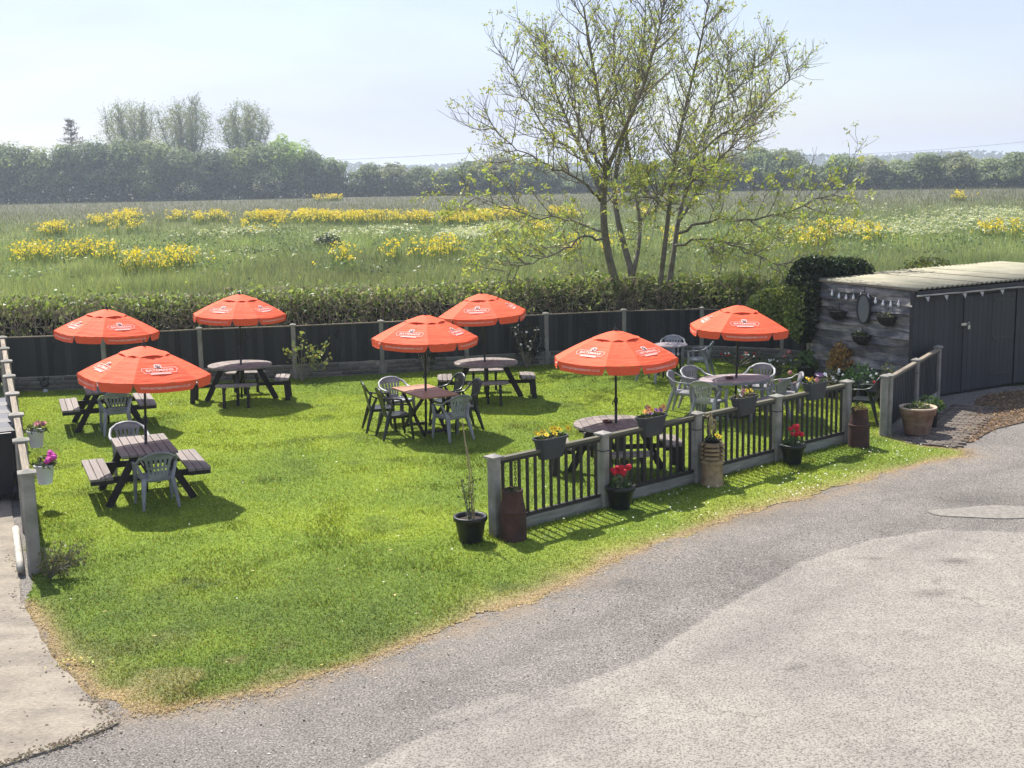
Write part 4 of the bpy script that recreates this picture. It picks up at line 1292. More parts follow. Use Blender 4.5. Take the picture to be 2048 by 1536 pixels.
PR, PH = 0.95, 0.40      # canopy radius and height
def prof(r):            # height of the cloth at radius r, rim at 0
    return PH * (1 - (r / PR) ** 1.36)
HALF = {0: R(29), 1: R(16)}
def make_parasol():
    root = bpy.data.objects.new('parasol', None); COL.objects.link(root)
    ZR = 1.78
    MB().tube([(0, 0, .0), (0, 0, 1.1)], .022, 10).build('lower_pole', 'pole_black', root, True)
    MB().tube([(0, 0, 1.1), (0, 0, ZR + PH + .01)], .018, 10).build('upper_pole', 'pole_black', root, True)
    MB().tube([(0, 0, 1.06), (0, 0, 1.14)], .030, 10).tube([(.02, 0, 1.10), (.075, 0, 1.09), (.085, 0, 1.04)], .010, 6).build('locking_knob', 'pole_black', root)
    MB().tube([(0, 0, ZR + .12), (0, 0, ZR + .20)], .035, 10).build('runner', 'pole_black', root)
    MB().lathe([(.03, 0), (.022, .03), (.010, .05), (.008, .085), (.002, .09)], 8, (0, 0, ZR + PH + .012)).build('finial', 'pole_black', root)
    angs = []
    for q in range(4):
        angs += [(q * math.pi / 2, HALF[0], True), (q * math.pi / 2 + math.pi / 4, math.pi / 4 - HALF[0], False)]
    VENT = 0.36
    for phi, hf, wide in angs:
        dirv = V(math.cos(phi), math.sin(phi), 0); tan = V(-math.sin(phi), math.cos(phi), 0)
        ch, sh = math.cos(hf), math.sin(hf)
        def pt(r, s, lift=0.0, sag=0.017):
            # s in -1..1 across the panel
            p = dirv * (r * ch) + tan * (r * sh * s)
            z = ZR + prof(r) - sag * (1 - s * s) * (r / PR) * (1.6 if wide else .6) + lift
            return V(p.x, p.y, z)
        rs = [VENT * .8 + (PR - VENT * .8) * i / 9 for i in range(10)]; ss = [-1 + 2 * j / 8 for j in range(9)]
        b = MB()
        vs_ = [pt(r, s, (0.006 * math.sin(9 * s + 13 * r + phi * 3) + .007 * math.sin(30 * r + 4 * s * s + phi * 5) * (abs(s) + .25)) * (1 - s * s)) for r in rs for s in ss]
        fs = [(i * 9 + j, i * 9 + j + 9, i * 9 + j + 10, i * 9 + j + 1) for i in range(9) for j in range(8)]
        pan = b.add(vs_, fs).build('canopy_panel', 'parasol_cloth', root, True)
        # valance
        b = MB(); vs_ = []
        nn = 16
        for j in range(nn + 1):
            s = -1 + 2 * j / nn
            t_ = pt(PR, s)
            e = min(1, (1 - abs(s)) * sh / 0.07)
            drop = 0.132 * (0.25 + 0.75 * math.sqrt(max(0, e * (2 - e))))
            for k in range(4):
                vs_.append(t_ + dirv * (0.006 + 0.003 * k / 3 + .004 * math.sin(j * 1.1 + phi)) + V(0, 0, -drop * k / 3))
        fs = [(j * 4 + k, j * 4 + k + 1, j * 4 + k + 5, j * 4 + k + 4) for j in range(nn) for k in range(3)]
        b.add(vs_, fs).build('valance', 'parasol_cloth', pan, True)
        if wide:
            def onval(u, v):
                t_ = pt(PR, u / (PR * sh))
                return t_ + dirv * (0.019 + (0.062 - v) * 0.02) + V(0, 0, -0.064 + v)
            k = 0.80 * 2 * PR * sh / URL_W
            MB().add([onval(x * k, y * k) for x, y in TXT_URL[0]], TXT_URL[1]).build('web_address', 'print_white', pan)
            r0 = 0.70
            dz = (prof(r0 + .05) - prof(r0 - .05)) / 0.1
            nrm = (dirv * -dz / ch + V(0, 0, 1)).normalized()
            def oncl(u, v, lift=0.007):
                r = r0 - v * 0.86
                return pt(r, u / (r * sh)) + nrm * lift
            k = 0.40 / NAME_W
            arch = lambda x: 0.014 - 0.35 * x * x
            MB().add([oncl(x * k, y * k + arch(x * k), .010) for x, y in TXT_NAME[0]], TXT_NAME[1]).build('brand_name', 'print_white', pan)
            # banner outline, strapline bar and crest
            def band(path, w, z=.009):
                bb = MB(); n = len(path)
                vs2 = []
                for i in range(n):
                    x0, y0 = path[i - 1]; x1, y1 = path[(i + 1) % n]
                    dx, dy = x1 - x0, y1 - y0; l = math.hypot(dx, dy) or 1
                    nx, ny = -dy / l * w / 2, dx / l * w / 2
                    vs2 += [oncl(path[i][0] + nx, path[i][1] + ny, z), oncl(path[i][0] - nx, path[i][1] - ny, z)]
                return bb.add(vs2, [(2 * i, 2 * i + 1, (2 * i + 3) % (2 * n), (2 * i + 2) % (2 * n)) for i in range(n)])
            xs = np.linspace(-.245, .245, 13)
            loop = [(x, arch(x) + .062) for x in xs] + [(.262, .0), (.235, -.045)] + [(x, arch(x) - .055) for x in xs[::-1]] + [(-.235, -.045), (-.262, .0)]
            band(loop, .010).build('banner_outline', 'print_white', pan)
            xs = np.linspace(-.15, .15, 9)
            q = [(x, arch(x) - .068) for x in xs] + [(x, arch(x) - .098) for x in xs[::-1]]
            MB().add([oncl(x, y, .009) for x, y in q], [(i, i + 1, 16 - i, 17 - i) for i in range(8)]).build('strapline', 'print_white', pan)
            q = [(-.052, .066), (.052, .066), (.052, .145), (.03, .166), (-.03, .166), (-.052, .145)]
            MB().add([oncl(x, y, .011) for x, y in q], [tuple(range(6))]).build('crest', 'print_white', pan)
            bb = MB()
            q = [(.036 * math.cos(a), .112 + .040 * math.sin(a)) for a in np.linspace(0, 2 * math.pi, 13)[:-1]]
            bb.add([oncl(x, y, .014) for x, y in q], [tuple(range(12))])
            bb.build('crest_windmill', 'print_dark', pan)
            bb = MB()
            for a in (.5, .5 + math.pi / 2):
                cx, sx = math.cos(a), math.sin(a)
                q = [(.03 * cx - .006 * sx, .03 * sx + .006 * cx), (-.03 * cx - .006 * sx, -.03 * sx + .006 * cx), (-.03 * cx + .006 * sx, -.03 * sx - .006 * cx), (.03 * cx + .006 * sx, .03 * sx - .006 * cx)]
                bb.add([oncl(x, y + .112, .017 + .002 * a) for x, y in q], [(0, 1, 2, 3)])
            bb.build('crest_sails', 'print_white', pan)
        # rib under the seam on the panel's right edge
        pts = [pt(r, 1, -.014) for r in (.06, .3, .55, .8, .985)]
        MB().tube(pts, .006, 5).build('rib', 'pole_black', root)
        m_ = pt(.55, 1, -.02)
        MB().tube([(0.03 * math.cos(phi + hf), 0.03 * math.sin(phi + hf), ZR + .15), tuple(m_)], .005, 4).build('stay', 'pole_black', root)
    # wind vent: separate top cap, lifted edge
    b = MB(); ring = []
    for r in (0.0, 0.13, 0.26, 0.375):
        for phi, hf, wide in angs:
            for s in ((-1, -.5, 0, .5) if wide else (-1, 0)):
                dirv = V(math.cos(phi), math.sin(phi), 0); tan = V(-math.sin(phi), math.cos(phi), 0)
                p = dirv * (r * math.cos(hf)) + tan * (r * math.sin(hf) * s)
                gap = 0.022 * (1 - s * s) * (1 if r > .3 else 0)
                ring.append((p.x, p.y, ZR + prof(r) + 0.010 + gap - .010 * (r / .375) ** 2))
    m_ = len(ring) // 4
    b.add(ring, [(i * m_ + j, (i + 1) * m_ + j, (i + 1) * m_ + (j + 1) % m_, i * m_ + (j + 1) % m_) for i in range(3) for j in range(m_)])
    b.build('vent_cap', 'parasol_cloth', root, True)
    return root

par0 = make_parasol()
PG = 'orange brewery parasols'
first = True
for (x, y), turn, dz, lean, label in (
        (T1, 19, .02, (-.010, -.045), 'orange parasol standing in the nearest rectangular picnic table'),
        (T2, 24, .02, (-.01, -.05), 'orange parasol standing in the farther rectangular picnic table, far left'),
        (RT1, -38, .03, (.0, -.03), 'orange parasol over the round picnic table in front of the left hedge'),
        (RT2, -10, -.02, (.01, .03), 'orange parasol over the round picnic table, partly behind another parasol'),
        (WT, -26, -.07, (.0, -.02), 'orange parasol over the reddish wooden folding table'),
        (RT3, -38, .0, (.0, .0), 'orange parasol over the round table behind the low railing'),
        (OV, 10, -.09, (.0, -.03), 'orange parasol over the oval plastic table, rightmost of all')):
    o = par0 if first else copy_tree(par0)
    first = False
    o.location = (x, y, dz)
    th = math.atan2(-y, -x) + R(turn)
    o.rotation_euler = (Matrix.Rotation(-lean[1], 3, 'Y') @ Matrix.Rotation(lean[0], 3, 'X') @ Matrix.Rotation(th, 3, 'Z')).to_euler()
    tag(o, label, 'parasol', PG)
# ================================================================== POTS AND PLANTS
def foliage(name, root, C, size, col, aspect=0.55, m='leaf', up=0.3, amt=0.3, hue=0.15):
    v, f = leaves(np.asarray(C), size, aspect, up)
    o = np_mesh(name, v, f, m, np.repeat(vary(len(C), col, amt, hue), 4, 0), root)
    return o

def mound(n, c, rx, ry, rz_, top=True):
    p = unit(n); p *= (0.35 + 0.65 * rng.random((n, 1)) ** 0.5)
    if top: p[:, 2] = np.abs(p[:, 2])
    return p * np.array([rx, ry, rz_]) + np.array(c)

def stems(name, root, base, tips, m='twig', r=.004):
    b = MB()
    for t in tips:
        mid = V(*base).lerp(V(*t), .5) + V(random.uniform(-.02, .02), random.uniform(-.02, .02), .02)
        b.tube([base, mid, t], [r * 1.3, r, r * .6], 4)
    return b.build(name, m, root)

def bloom(root, p, r, m, eye=True, ball=False):
    """one flower head: five petals round an eye, or a ball of petals"""
    b = MB(); p = V(*p)
    if ball:
        b.blob(p, (r, r * .8), 7)
        for k in range(9):
            d = V(random.gauss(0, 1), random.gauss(0, 1), random.gauss(.3, .8)).normalized()
            b.blob(p + d * r * .6, (r * .5, r * .42), 5)
        return b.build('bloom', m, root)
    n = V(random.uniform(-.5, .5), random.uniform(-1, -.3), random.uniform(.4, 1)).normalized()
    u = n.orthogonal().normalized(); w = n.cross(u)
    for k in range(5):
        a = 2 * math.pi * k / 5 + random.uniform(-.15, .15)
        d = u * math.cos(a) + w * math.sin(a); s = n.cross(d)
        q = [p, p + d * r * .6 + s * r * .5, p + d * r * 1.05 + n * r * .15, p + d * r * .6 - s * r * .5]
        b.add(q, [(0, 1, 2, 3)])
    o = b.build('bloom', m, root)
    if eye:
        MB().blob(p + n * .004, (r * .26, r * .12), 6).build('bloom_eye', 'petal_eye', o)
    return o

# ---- round black tubs
def tub(root, r0, r1, h, m, lip=.02, lipm=None):
    MB().lathe([(r0, 0), (r1, h - .06), (r1 + lip, h - .055), (r1 + lip + .004, h - .01), (r1 + lip, h), (r1 - .012, h), (r1 - .02, h - .05)], 24, cap=False).lathe([(.001, .002), (r0, .002)], 24, cap=False).build('pot', m, root, True)
    MB().lathe([(.001, h - .045), (r1 - .016, h - .05)], 20, cap=False).build('soil', 'soil', root)

root = thing('rose_pot', 'round black tub with a thin leggy rose tied to a cane', 'potted plant', (-0.56, 15.32, 0))
tub(root, .145, .195, .33, 'pot_black')
MB().tube([(.04, 0, .25), (-.0, .02, .9), (-.07, .04, 1.55)], .008, 6).build('cane', 'cane', root)
MB().tube([(.06, -.02, .25), (.03, .02, .9), (-.03, .03, 1.25)], .006, 6).build('cane', 'cane', root)
C = []
for k in range(6):
    a = random.uniform(0, 6.28); t = (.10 * math.cos(a), .10 * math.sin(a), random.uniform(.65, .95))
    stems('stem', root, (.02 * math.cos(a), .02 * math.sin(a), .28), [t], 'twig', .006)
    for j in range(26):
        s = rng.random() ** .6
        C.append((t[0] * s + rng.normal(0, .035), t[1] * s + rng.normal(0, .035), .3 + (t[2] - .3) * s + rng.normal(0, .03)))
foliage('foliage', root, C, rng.uniform(.03, .06, len(C)), (.10, .13, .04))

def chimney(loc, label, kind):
    root = thing('chimney_pot', label, 'chimney pot', (*loc, -0.02), random.uniform(0, 1))
    if kind == 'buff':
        MB().lathe([(.165, 0), (.170, .06), (.158, .075), (.152, .30), (.155, .33), (.168, .345), (.168, .375), (.155, .385), (.135, .42), (.13, .66), (.118, .66), (.12, .5)], 28, cap=False).build('pot', 'clay_buff', root, True)
        for k in range(4):
            z = .425 + k * .062
            for j in range(4):
                a0 = j * math.pi / 2 + .12
                vs_, fs = [], []
                for i in range(9):
                    a = a0 + (math.pi / 2 - .22) * i / 8
                    for r, zz in ((.135, z + .040), (.180, z - .004), (.184, z + .008), (.137, z + .054)): vs_.append((r * math.cos(a), r * math.sin(a), zz))
                for i in range(8):
                    for q in range(4): fs.append((i * 4 + q, i * 4 + (q + 1) % 4, i * 4 + 4 + (q + 1) % 4, i * 4 + 4 + q))
                fs += [(3, 2, 1, 0), (32, 33, 34, 35)]
                MB().add(vs_, fs).build('louvre', 'clay_buff', root, True)
        top, rr = .66, .12
        MB().lathe([(.07, .62), (.118, .70), (.124, .705), (.11, .70), (.08, .66)], 20, cap=False).build('insert_pot', 'pot_black', root, True)
        top, rr = .69, .10
    else:
        MB().lathe([(.175, 0), (.168, .36), (.166, .40), (.145, .50), (.130, .60), (.135, .615), (.138, .655), (.128, .665), (.112, .655), (.115, .5)], 28, cap=False).build('pot', 'clay_brown', root, True)
        MB().lathe([(.166, .36), (.178, .372), (.178, .388), (.164, .40)], 28, cap=False).build('collar', 'clay_brown', root, True)
        top, rr = .64, .11
    MB().lathe([(.001, top - .02), (rr, top - .025)], 16, cap=False).build('soil', 'soil', root)
    return root, top
r1, z1 = chimney((-0.02, 15.40), 'tall reddish brown chimney pot planter beside the first railing post', 'brown')
foliage('foliage', r1, mound(60, (0, 0, z1 - .01), .11, .11, .07), rng.uniform(.03, .055, 60), (.06, .085, .03))
r2, z2 = chimney((2.93, 17.97), 'buff chimney pot planter with louvred rings and an orange pansy', 'buff')
foliage('foliage', r2, mound(60, (0, 0, z2), .11, .11, .08), rng.uniform(.03, .06, 60), (.05, .08, .025))
for p in ((.05, -.05, z2 + .07), (.09, 0, z2 + .06), (.03, -.08, z2 + .04), (.08, -.06, z2 + .05)): bloom(r2, p, .042, 'petal_yellow')
tips = [(random.uniform(-.14, .10), random.uniform(-.1, .1), z2 + random.uniform(.18, .42)) for _ in range(9)]
stems('stem', r2, (-.03, .02, z2 - .02), tips, 'cane', .005)
C = [(t[0] * s + rng.normal(0, .02), t[1] * s + rng.normal(0, .02), z2 + (t[2] - z2) * s) for t in tips for s in rng.uniform(.4, 1.05, 9)]
foliage('dry_leaves', r2, C, rng.uniform(.03, .07, len(C)), (.22, .20, .12), .35)
r3, z3 = chimney((5.76, 20.36), 'tall brown chimney pot planter at the last railing post by the gateway', 'brown')
foliage('foliage', r3, mound(90, (0, 0, z3 - .01), .15, .13, .13), rng.uniform(.04, .08, 90), (.24, .22, .06), .4)

def red_tub(loc, label, n):
    root = thing('flower_tub', label, 'potted plant', (*loc, 0))
    tub(root, .13, .185, .31, 'pot_black')
    foliage('foliage', root, mound(240, (0, 0, .28), .18, .17, .17), rng.uniform(.035, .07, 240), (.055, .10, .03))
    for k in range(n):
        a = random.uniform(0, 6.28); rr = random.uniform(0, .14)
        p = (.03 + rr * math.cos(a), rr * math.sin(a), random.uniform(.44, .62))
        MB().tube([(p[0] * .4, p[1] * .4, .3), p], .004, 4).build('flower_stem', 'twig', root)
        bloom(root, p, random.uniform(.032, .05), 'petal_red', ball=True)
red_tub((1.47, 16.77), 'round black tub of crimson flowers by the second railing post', 12)
red_tub((4.40, 19.22), 'round black tub of crimson flowers by the fourth railing post', 9)

# ---- saddle planters on the handrail
def rail_planter(t, label, cols, dead=False):
    seg = min(int(t), 3); p = lerp(FRONT[seg], FRONT[seg + 1], t - seg)
    rz = math.atan2(FRONT[seg + 1][1] - FRONT[seg][1], FRONT[seg + 1][0] - FRONT[seg][0])
    root = thing('rail_planter', label, 'planter', (*p, .86), rz, 'grey planters hung over the railing')
    def ring(l, w, z, n=5):
        out = []
        for cx, a0 in ((l - w, -90), (-(l - w), 90)):
            for k in range(n + 1):
                a = R(a0 + 180 * k / n); out.append((cx + w * math.cos(a), w * math.sin(a), z))
        return out
    rs = [ring(.20, .075, 0), ring(.265, .105, .25), ring(.285, .122, .255), ring(.287, .124, .285), ring(.268, .108, .285), ring(.262, .102, .24)]
    n = len(rs[0]); vs_ = [q for r in rs for q in r]
    fs = [(i * n + k, i * n + (k + 1) % n, (i + 1) * n + (k + 1) % n, (i + 1) * n + k) for i in range(len(rs) - 1) for k in range(n)] + [tuple(range(n - 1, -1, -1))]
    MB().add(vs_, fs).build('trough', 'planter_grey', root)
    q = ring(.261, .101, .245); MB().add(q, [tuple(range(n))]).build('soil', 'soil', root)
    C = np.column_stack([rng.uniform(-.24, .24, 150), rng.uniform(-.09, .09, 150), .25 + .08 * rng.random(150)])
    foliage('foliage', root, C, rng.uniform(.025, .055, 150), (.12, .11, .06) if dead else (.05, .075, .025))
    for c, x0, x1, k in cols:
        for j in range(k):
            bloom(root, (random.uniform(x0, x1), random.uniform(-.09, .05), random.uniform(.32, .40)), random.uniform(.034, .05), 'petal_' + c)
rail_planter(0.50, 'grey rail planter of yellow pansies on the first railing bay', [('yellow', -.22, .0, 6), ('yellow', .04, .25, 6)])
rail_planter(1.50, 'grey rail planter with orange, purple and yellow pansies on the second railing bay', [('yellow', -.15, -.05, 2), ('orange', -.2, .25, 7), ('purple', -.1, .2, 5), ('rose', .1, .25, 2)])
rail_planter(2.58, 'grey rail planter with faded small flowers on the third railing bay', [('yellow', -.05, .2, 3), ('white', -.2, .0, 2), ('rose', -.1, .1, 2)], True)
rail_planter(3.53, 'grey rail planter with yellow, mauve and white pansies on the fourth railing bay', [('yellow', -.24, -.08, 4), ('purple', -.1, .1, 4), ('white', .04, .2, 3), ('rose', -.12, -.02, 2)])

# chain hanging in the first bay
root = thing('hanging_chain', 'rusty chain hanging from the handrail beside the first railing post', 'chain', (0.02, 15.72, 0.93))
for k in range(11):
    a = k * math.pi / 2
    link = [(.014 * math.cos(t) * math.cos(a), .014 * math.cos(t) * math.sin(a), .026 * math.sin(t) - k * .04) for t in np.linspace(0, 2 * math.pi, 9)[:-1]]
    MB().tube(link, .005, 4, True).build('link', 'clay_brown', root)

# ---- terracotta pot and companion by the side fence
root = thing('terracotta_pot', 'large terracotta pot with pale rim and low green plants beside the side fence', 'potted plant', (7.02, 21.25, 0))
MB().lathe([(.20, 0), (.215, .02), (.275, .33), (.30, .34), (.315, .45)], 32, cap=False).build('pot', 'terracotta', root, True)
MB().lathe([(.315, .45), (.325, .465), (.32, .478), (.288, .478), (.28, .44)], 32, cap=False).build('rim', 'terracotta_lip', root, True)
MB().lathe([(.242, .20), (.252, .205), (.254, .225), (.248, .23)], 32, cap=False).build('band', 'terracotta', root, True)
MB().lathe([(.001, .445), (.284, .44)], 24, cap=False).build('soil', 'soil', root)
foliage('foliage', root, mound(150, (0, .04, .43), .24, .22, .13), rng.uniform(.04, .08, 150), (.10, .14, .05))
root = thing('leafy_pot', 'dark pot of broad green leaves behind the terracotta pot', 'potted plant', (7.42, 21.85, 0))
tub(root, .13, .18, .30, 'pot_black')
foliage('foliage', root, mound(120, (0, 0, .30), .27, .25, .26), rng.uniform(.08, .15, 120), (.075, .13, .045), .5)

# ---- white pots hooked on the left fence
def hang_pot(t, label, petal):
    p = lerp(LEFT_A, LEFT_B, t)
    root = thing('hanging_pot', label, 'potted plant', (p[0] + .215, p[1] + .08, 0.82), 0, 'white pots hooked on the left fence')
    MB().lathe([(.085, 0), (.12, .22), (.13, .225), (.13, .245), (.115, .245), (.11, .20)], 20, cap=False).lathe([(.001, .003), (.085, .003)], 20, cap=False).build('pot', 'pot_white', root, True)
    MB().tube([(-.12, -.03, .235), (-.19, -.05, .30), (-.22, -.06, .26)], .007, 5).build('hook', 'black_metal', root)
    MB().lathe([(.001, .21), (.112, .208)], 16, cap=False).build('soil', 'soil', root)
    foliage('foliage', root, mound(130, (.02, 0, .22), .17, .15, .14), rng.uniform(.04, .075, 130), (.09, .12, .05))
    for k in range(9 if petal == 'pink' else 6):
        bloom(root, (.09 + random.gauss(0, .035), random.gauss(0, .05), .34 + random.gauss(0, .02)), .04, 'petal_' + petal, ball=(petal == 'pink'))
hang_pot(0.075, 'white pot with a bright pink flower head hooked on the left fence', 'pink')
hang_pot(0.245, 'white pot with cream and pink leaves hooked farther along the left fence', 'rose')

# ---- scruffy plant at the foot of the near left post
root = thing('scruffy_bush', 'small scruffy dark-leaved bush at the foot of the near left fence post', 'bush', (-5.42, 14.12, 0))
tips = [(random.uniform(-.2, .42), random.uniform(-.35, .25), random.uniform(.15, .46)) for _ in range(26)]
stems('stem', root, (-.05, 0, 0), tips, 'twig', .006)
C = [(t[0] * s + rng.normal(0, .03), t[1] * s + rng.normal(0, .03), max(.03, t[2] * s + rng.normal(0, .03))) for t in tips for s in rng.uniform(.35, 1.05, 26)]
foliage('foliage', root, C, rng.uniform(.025, .06, len(C)), (.13, .135, .065))

# ---- shrubs along the back fence
def shrub(loc, label, tips, n, size, col, name='shrub', flowers=(), leafm=.55, base=(0, 0, 0), cat='shrub', spread=.05):
    root = thing(name, label, cat, (*loc, 0))
    stems('stem', root, base, tips, 'twig', .010)
    C = [(t[0] * s + rng.normal(0, spread), t[1] * s + rng.normal(0, spread), max(.03, t[2] * s + rng.normal(0, spread))) for t in tips for s in np.clip(rng.normal(.9, .2, n), .25, 1.1)]
    foliage('foliage', root, C, rng.uniform(size * .7, size * 1.3, len(C)), col, leafm)
    for c, pts, r in flowers:
        for p in pts: bloom(root, p, r, 'petal_' + c, ball=True)
    return root
shrub((-4.80, 28.15), 'climber with pale variegated leaves growing up the back fence beside a post', [(-.28, 0, .62), (-.1, .02, .86), (.05, 0, .95), (.18, 0, .80), (.34, 0, .72), (.55, -.02, .78), (.62, -.02, .5), (.3, 0, .45)], 17, .12, (.27, .31, .10), 'climber')
shrub((-2.0, 28.85), 'small dark shrub against the back fence left of the wooden table parasol pole', [(random.uniform(-.3, .3), random.uniform(-.1, .05), random.uniform(.35, .8)) for _ in range(12)], 16, .07, (.022, .032, .016))
rf = [(random.uniform(-.25, .3), random.uniform(-.2, -.05), random.uniform(.35, .95)) for _ in range(8)]
shrub((0.36, 29.45), 'dark glossy shrub with a few white blooms against the back fence', [(random.uniform(-.36, .36), random.uniform(-.2, .1), random.uniform(.4, 1.0)) for _ in range(22)], 22, .085, (.030, .032, .018), flowers=[('white', rf, .03)])
shrub((5.35, 29.0), 'low patch of reddish flowers at the foot of the back fence', [(random.uniform(-.5, .5), random.uniform(-.15, .15), random.uniform(.15, .32)) for _ in range(26)], 12, .05, (.05, .075, .03), 'flower_patch',
      [('red', [(random.uniform(-.5, .5), random.uniform(-.2, .1), random.uniform(.22, .36)) for _ in range(7)], .03), ('white', [(random.uniform(-.5, .5), random.uniform(-.2, .1), random.uniform(.2, .34)) for _ in range(6)], .022)], cat='flowers')
shrub((5.95, 27.6), 'flowering perennials with white and pink heads left of the black pots', [(random.uniform(-.42, .42), random.uniform(-.3, .3), random.uniform(.15, .42)) for _ in range(30)], 12, .055, (.06, .095, .035), 'flower_clump',
      [('rose', [(.22, -.1, .55), (.18, .1, .42)], .055), ('white', [(random.uniform(-.4, .4), random.uniform(-.3, .2), random.uniform(.2, .42)) for _ in range(14)], .024)], cat='flowers')

def potted(loc, label, r, h, n, c, rx, rz_, size, col, flowers=(), asp=.55):
    root = thing('shed_pot_plant', label, 'potted plant', (*loc, 0))
    tub(root, r * .78, r, h, 'pot_black')
    foliage('foliage', root, mound(n, (0, 0, h - .03), rx, rx, rz_), rng.uniform(size * .7, size * 1.3, n), col, asp)
    for cc, k, rr in flowers:
        for j in range(k):
            p = mound(1, (0, -.06, h), rx, rx, rz_)[0]; bloom(root, tuple(p), rr, 'petal_' + cc, ball=True)
potted((6.38, 26.75), 'hosta with broad green leaves in a black pot by the shed corner post', .20, .36, 70, 0, .30, .36, .20, (.11, .16, .06), asp=.42)
potted((7.02, 26.0), 'rounded orange and green shrub in a black pot against the shed wall', .20, .42, 1500, 0, .40, .62, .07, (.42, .26, .08))
potted((6.72, 25.5), 'small pot of white-flowered foliage in front of the orange shrub', .15, .22, 160, 0, .24, .3, .06, (.05, .07, .035), [('white', 9, .03)])
potted((7.02, 24.85), 'bushy dark green plant with white trumpet flowers near the side fence', .18, .26, 520, 0, .44, .46, .06, (.055, .13, .04), [('white', 8, .030), ('red', 1, .05)])
potted((6.42, 24.9), 'pot of grey-green stems and pale flowers right of the fourth rail planter', .14, .2, 160, 0, .22, .45, .07, (.12, .12, .06), [('white', 3, .03)], .3)
potted((7.35, 24.1), 'thin leafy plant rising behind the side fence top', .13, .22, 110, 0, .18, .75, .08, (.16, .19, .08), asp=.4)
potted((5.55, 24.9), 'tall pink-headed flowers beside the right end of the oval table', .14, .2, 120, 0, .2, .35, .06, (.06, .09, .035), [('rose', 5, .05)])

# ---- wall baskets on the shed side
def wall_basket(t, z, label, n, col):
    p, rz = wall_frame(t, z, 0.06)
    root = thing('wall_basket', label, 'hanging basket', tuple(p), rz, 'dark wall baskets on the shed side')
    vs_, fs = [], []
    m_, k_ = 6, 10
    for i in range(m_ + 1):
        a = math.pi / 2 * i / m_
        for j in range(k_ + 1):
            b_ = math.pi * j / k_
            vs_.append((.23 * math.cos(a) * math.cos(b_), .20 * math.cos(a) * math.sin(b_), -.20 * math.sin(a)))
    for i in range(m_):
        for j in range(k_): fs.append((i * (k_ + 1) + j, i * (k_ + 1) + j + 1, (i + 1) * (k_ + 1) + j + 1, (i + 1) * (k_ + 1) + j))
    MB().add(vs_, fs).build('liner', 'coir', root, True)
    MB().tube([(.235 * math.cos(math.pi * j / 12), .205 * math.sin(math.pi * j / 12), 0) for j in range(13)], .008, 5).tube([(-.235, 0, 0), (.235, 0, 0)], .008, 5).tube([(0, .0, 0), (0, .0, .17)], .010, 5).build('wire_rim', 'black_metal', root)
    for j in range(1, 6):
        b_ = math.pi * j / 6
        MB().tube([(.233 * math.cos(a) * math.cos(b_), .205 * math.cos(a) * math.sin(b_), -.205 * math.sin(a)) for a in np.linspace(0, math.pi / 2, 6)], .005, 4).build('wire', 'black_metal', root)
    foliage('foliage', root, mound(n, (0, .08, -.01), .22, .13, .10), rng.uniform(.04, .08, n), col)
wall_basket(1.95, 1.62, 'dark wall basket on the shed side, the one nearest the ivy', 30, (.03, .035, .02))
wall_basket(0.62, 1.62, 'dark wall basket on the shed side, the one nearest the front corner', 50, (.13, .14, .08))
wall_basket(1.28, 1.17, 'dark wall basket with trailing green leaves on the shed side, the lowest', 120, (.045, .07, .025))

# ---- wheelie bins beyond the left fence
def wheelie_bin(loc, rz, label, lidc):
    root = thing('wheelie_bin', label, 'bin', (*loc, 0.012), rz, 'dark wheelie bins beyond the left fence')
    b = MB()
    q = [(-.22, -.20, .06), (.22, -.20, .06), (.22, .24, .06), (-.22, .24, .06), (-.285, -.30, .96), (.285, -.30, .96), (.285, .33, .96), (-.285, .33, .96)]
    b.add(q, [(0, 3, 2, 1), (0, 1, 5, 4), (1, 2, 6, 5), (2, 3, 7, 6), (3, 0, 4, 7)]).build('body', 'bin_plastic', root)
    MB().box((0, .01, .955), (.61, .68, .045)).build('rim', 'bin_plastic', root)
    vs_ = [(-.31, -.37, .98), (.31, -.37, .98), (.31, .36, .98), (-.31, .36, .98), (-.31, -.37, 1.0), (.31, -.37, 1.0), (.31, .36, 1.03), (-.31, .36, 1.03), (-.26, -.30, 1.05), (.26, -.30, 1.05), (.27, .28, 1.075), (-.27, .28, 1.075)]
    MB().add(vs_, [(0, 3, 2, 1), (0, 1, 5, 4), (1, 2, 6, 5), (2, 3, 7, 6), (3, 0, 4, 7), (4, 5, 9, 8), (5, 6, 10, 9), (6, 7, 11, 10), (7, 4, 8, 11), (8, 9, 10, 11)]).build('lid', 'bin_lid', root)
    MB().tube([(-.25, .40, 1.0), (.25, .40, 1.0)], .018, 8).build('handle', 'bin_plastic', root)
    for s in (-1, 1):
        w = MB(); ring = [(s * (.22 + .05 * e), .25 + .10 * math.cos(a), .10 + .10 * math.sin(a)) for e in (0, 1) for a in np.linspace(0, 2 * math.pi, 15)[:-1]]
        w.add(ring, [tuple(range(14)), tuple(range(27, 13, -1))] + [(i, (i + 1) % 14, 14 + (i + 1) % 14, 14 + i) for i in range(14)]).build('wheel', 'black_metal', root)
dl = V(LEFT_B[0] - LEFT_A[0], LEFT_B[1] - LEFT_A[1], 0).normalized(); nl = V(-dl.y, dl.x, 0)
for k, l in enumerate(('nearest wheelie bin beyond the left fence', 'second nearest wheelie bin beyond the left fence', 'third wheelie bin back beyond the left fence', 'farthest wheelie bin beyond the left fence')):
    p = V(LEFT_A[0], LEFT_A[1], 0) + dl * (4.05 + k * .78) + nl * 0.37
    wheelie_bin((p.x, p.y), math.atan2(dl.y, dl.x) + math.pi / 2 + random.uniform(-.08, .08) + (math.pi if False else 0), l + ', dark plastic with lid shut', 0)

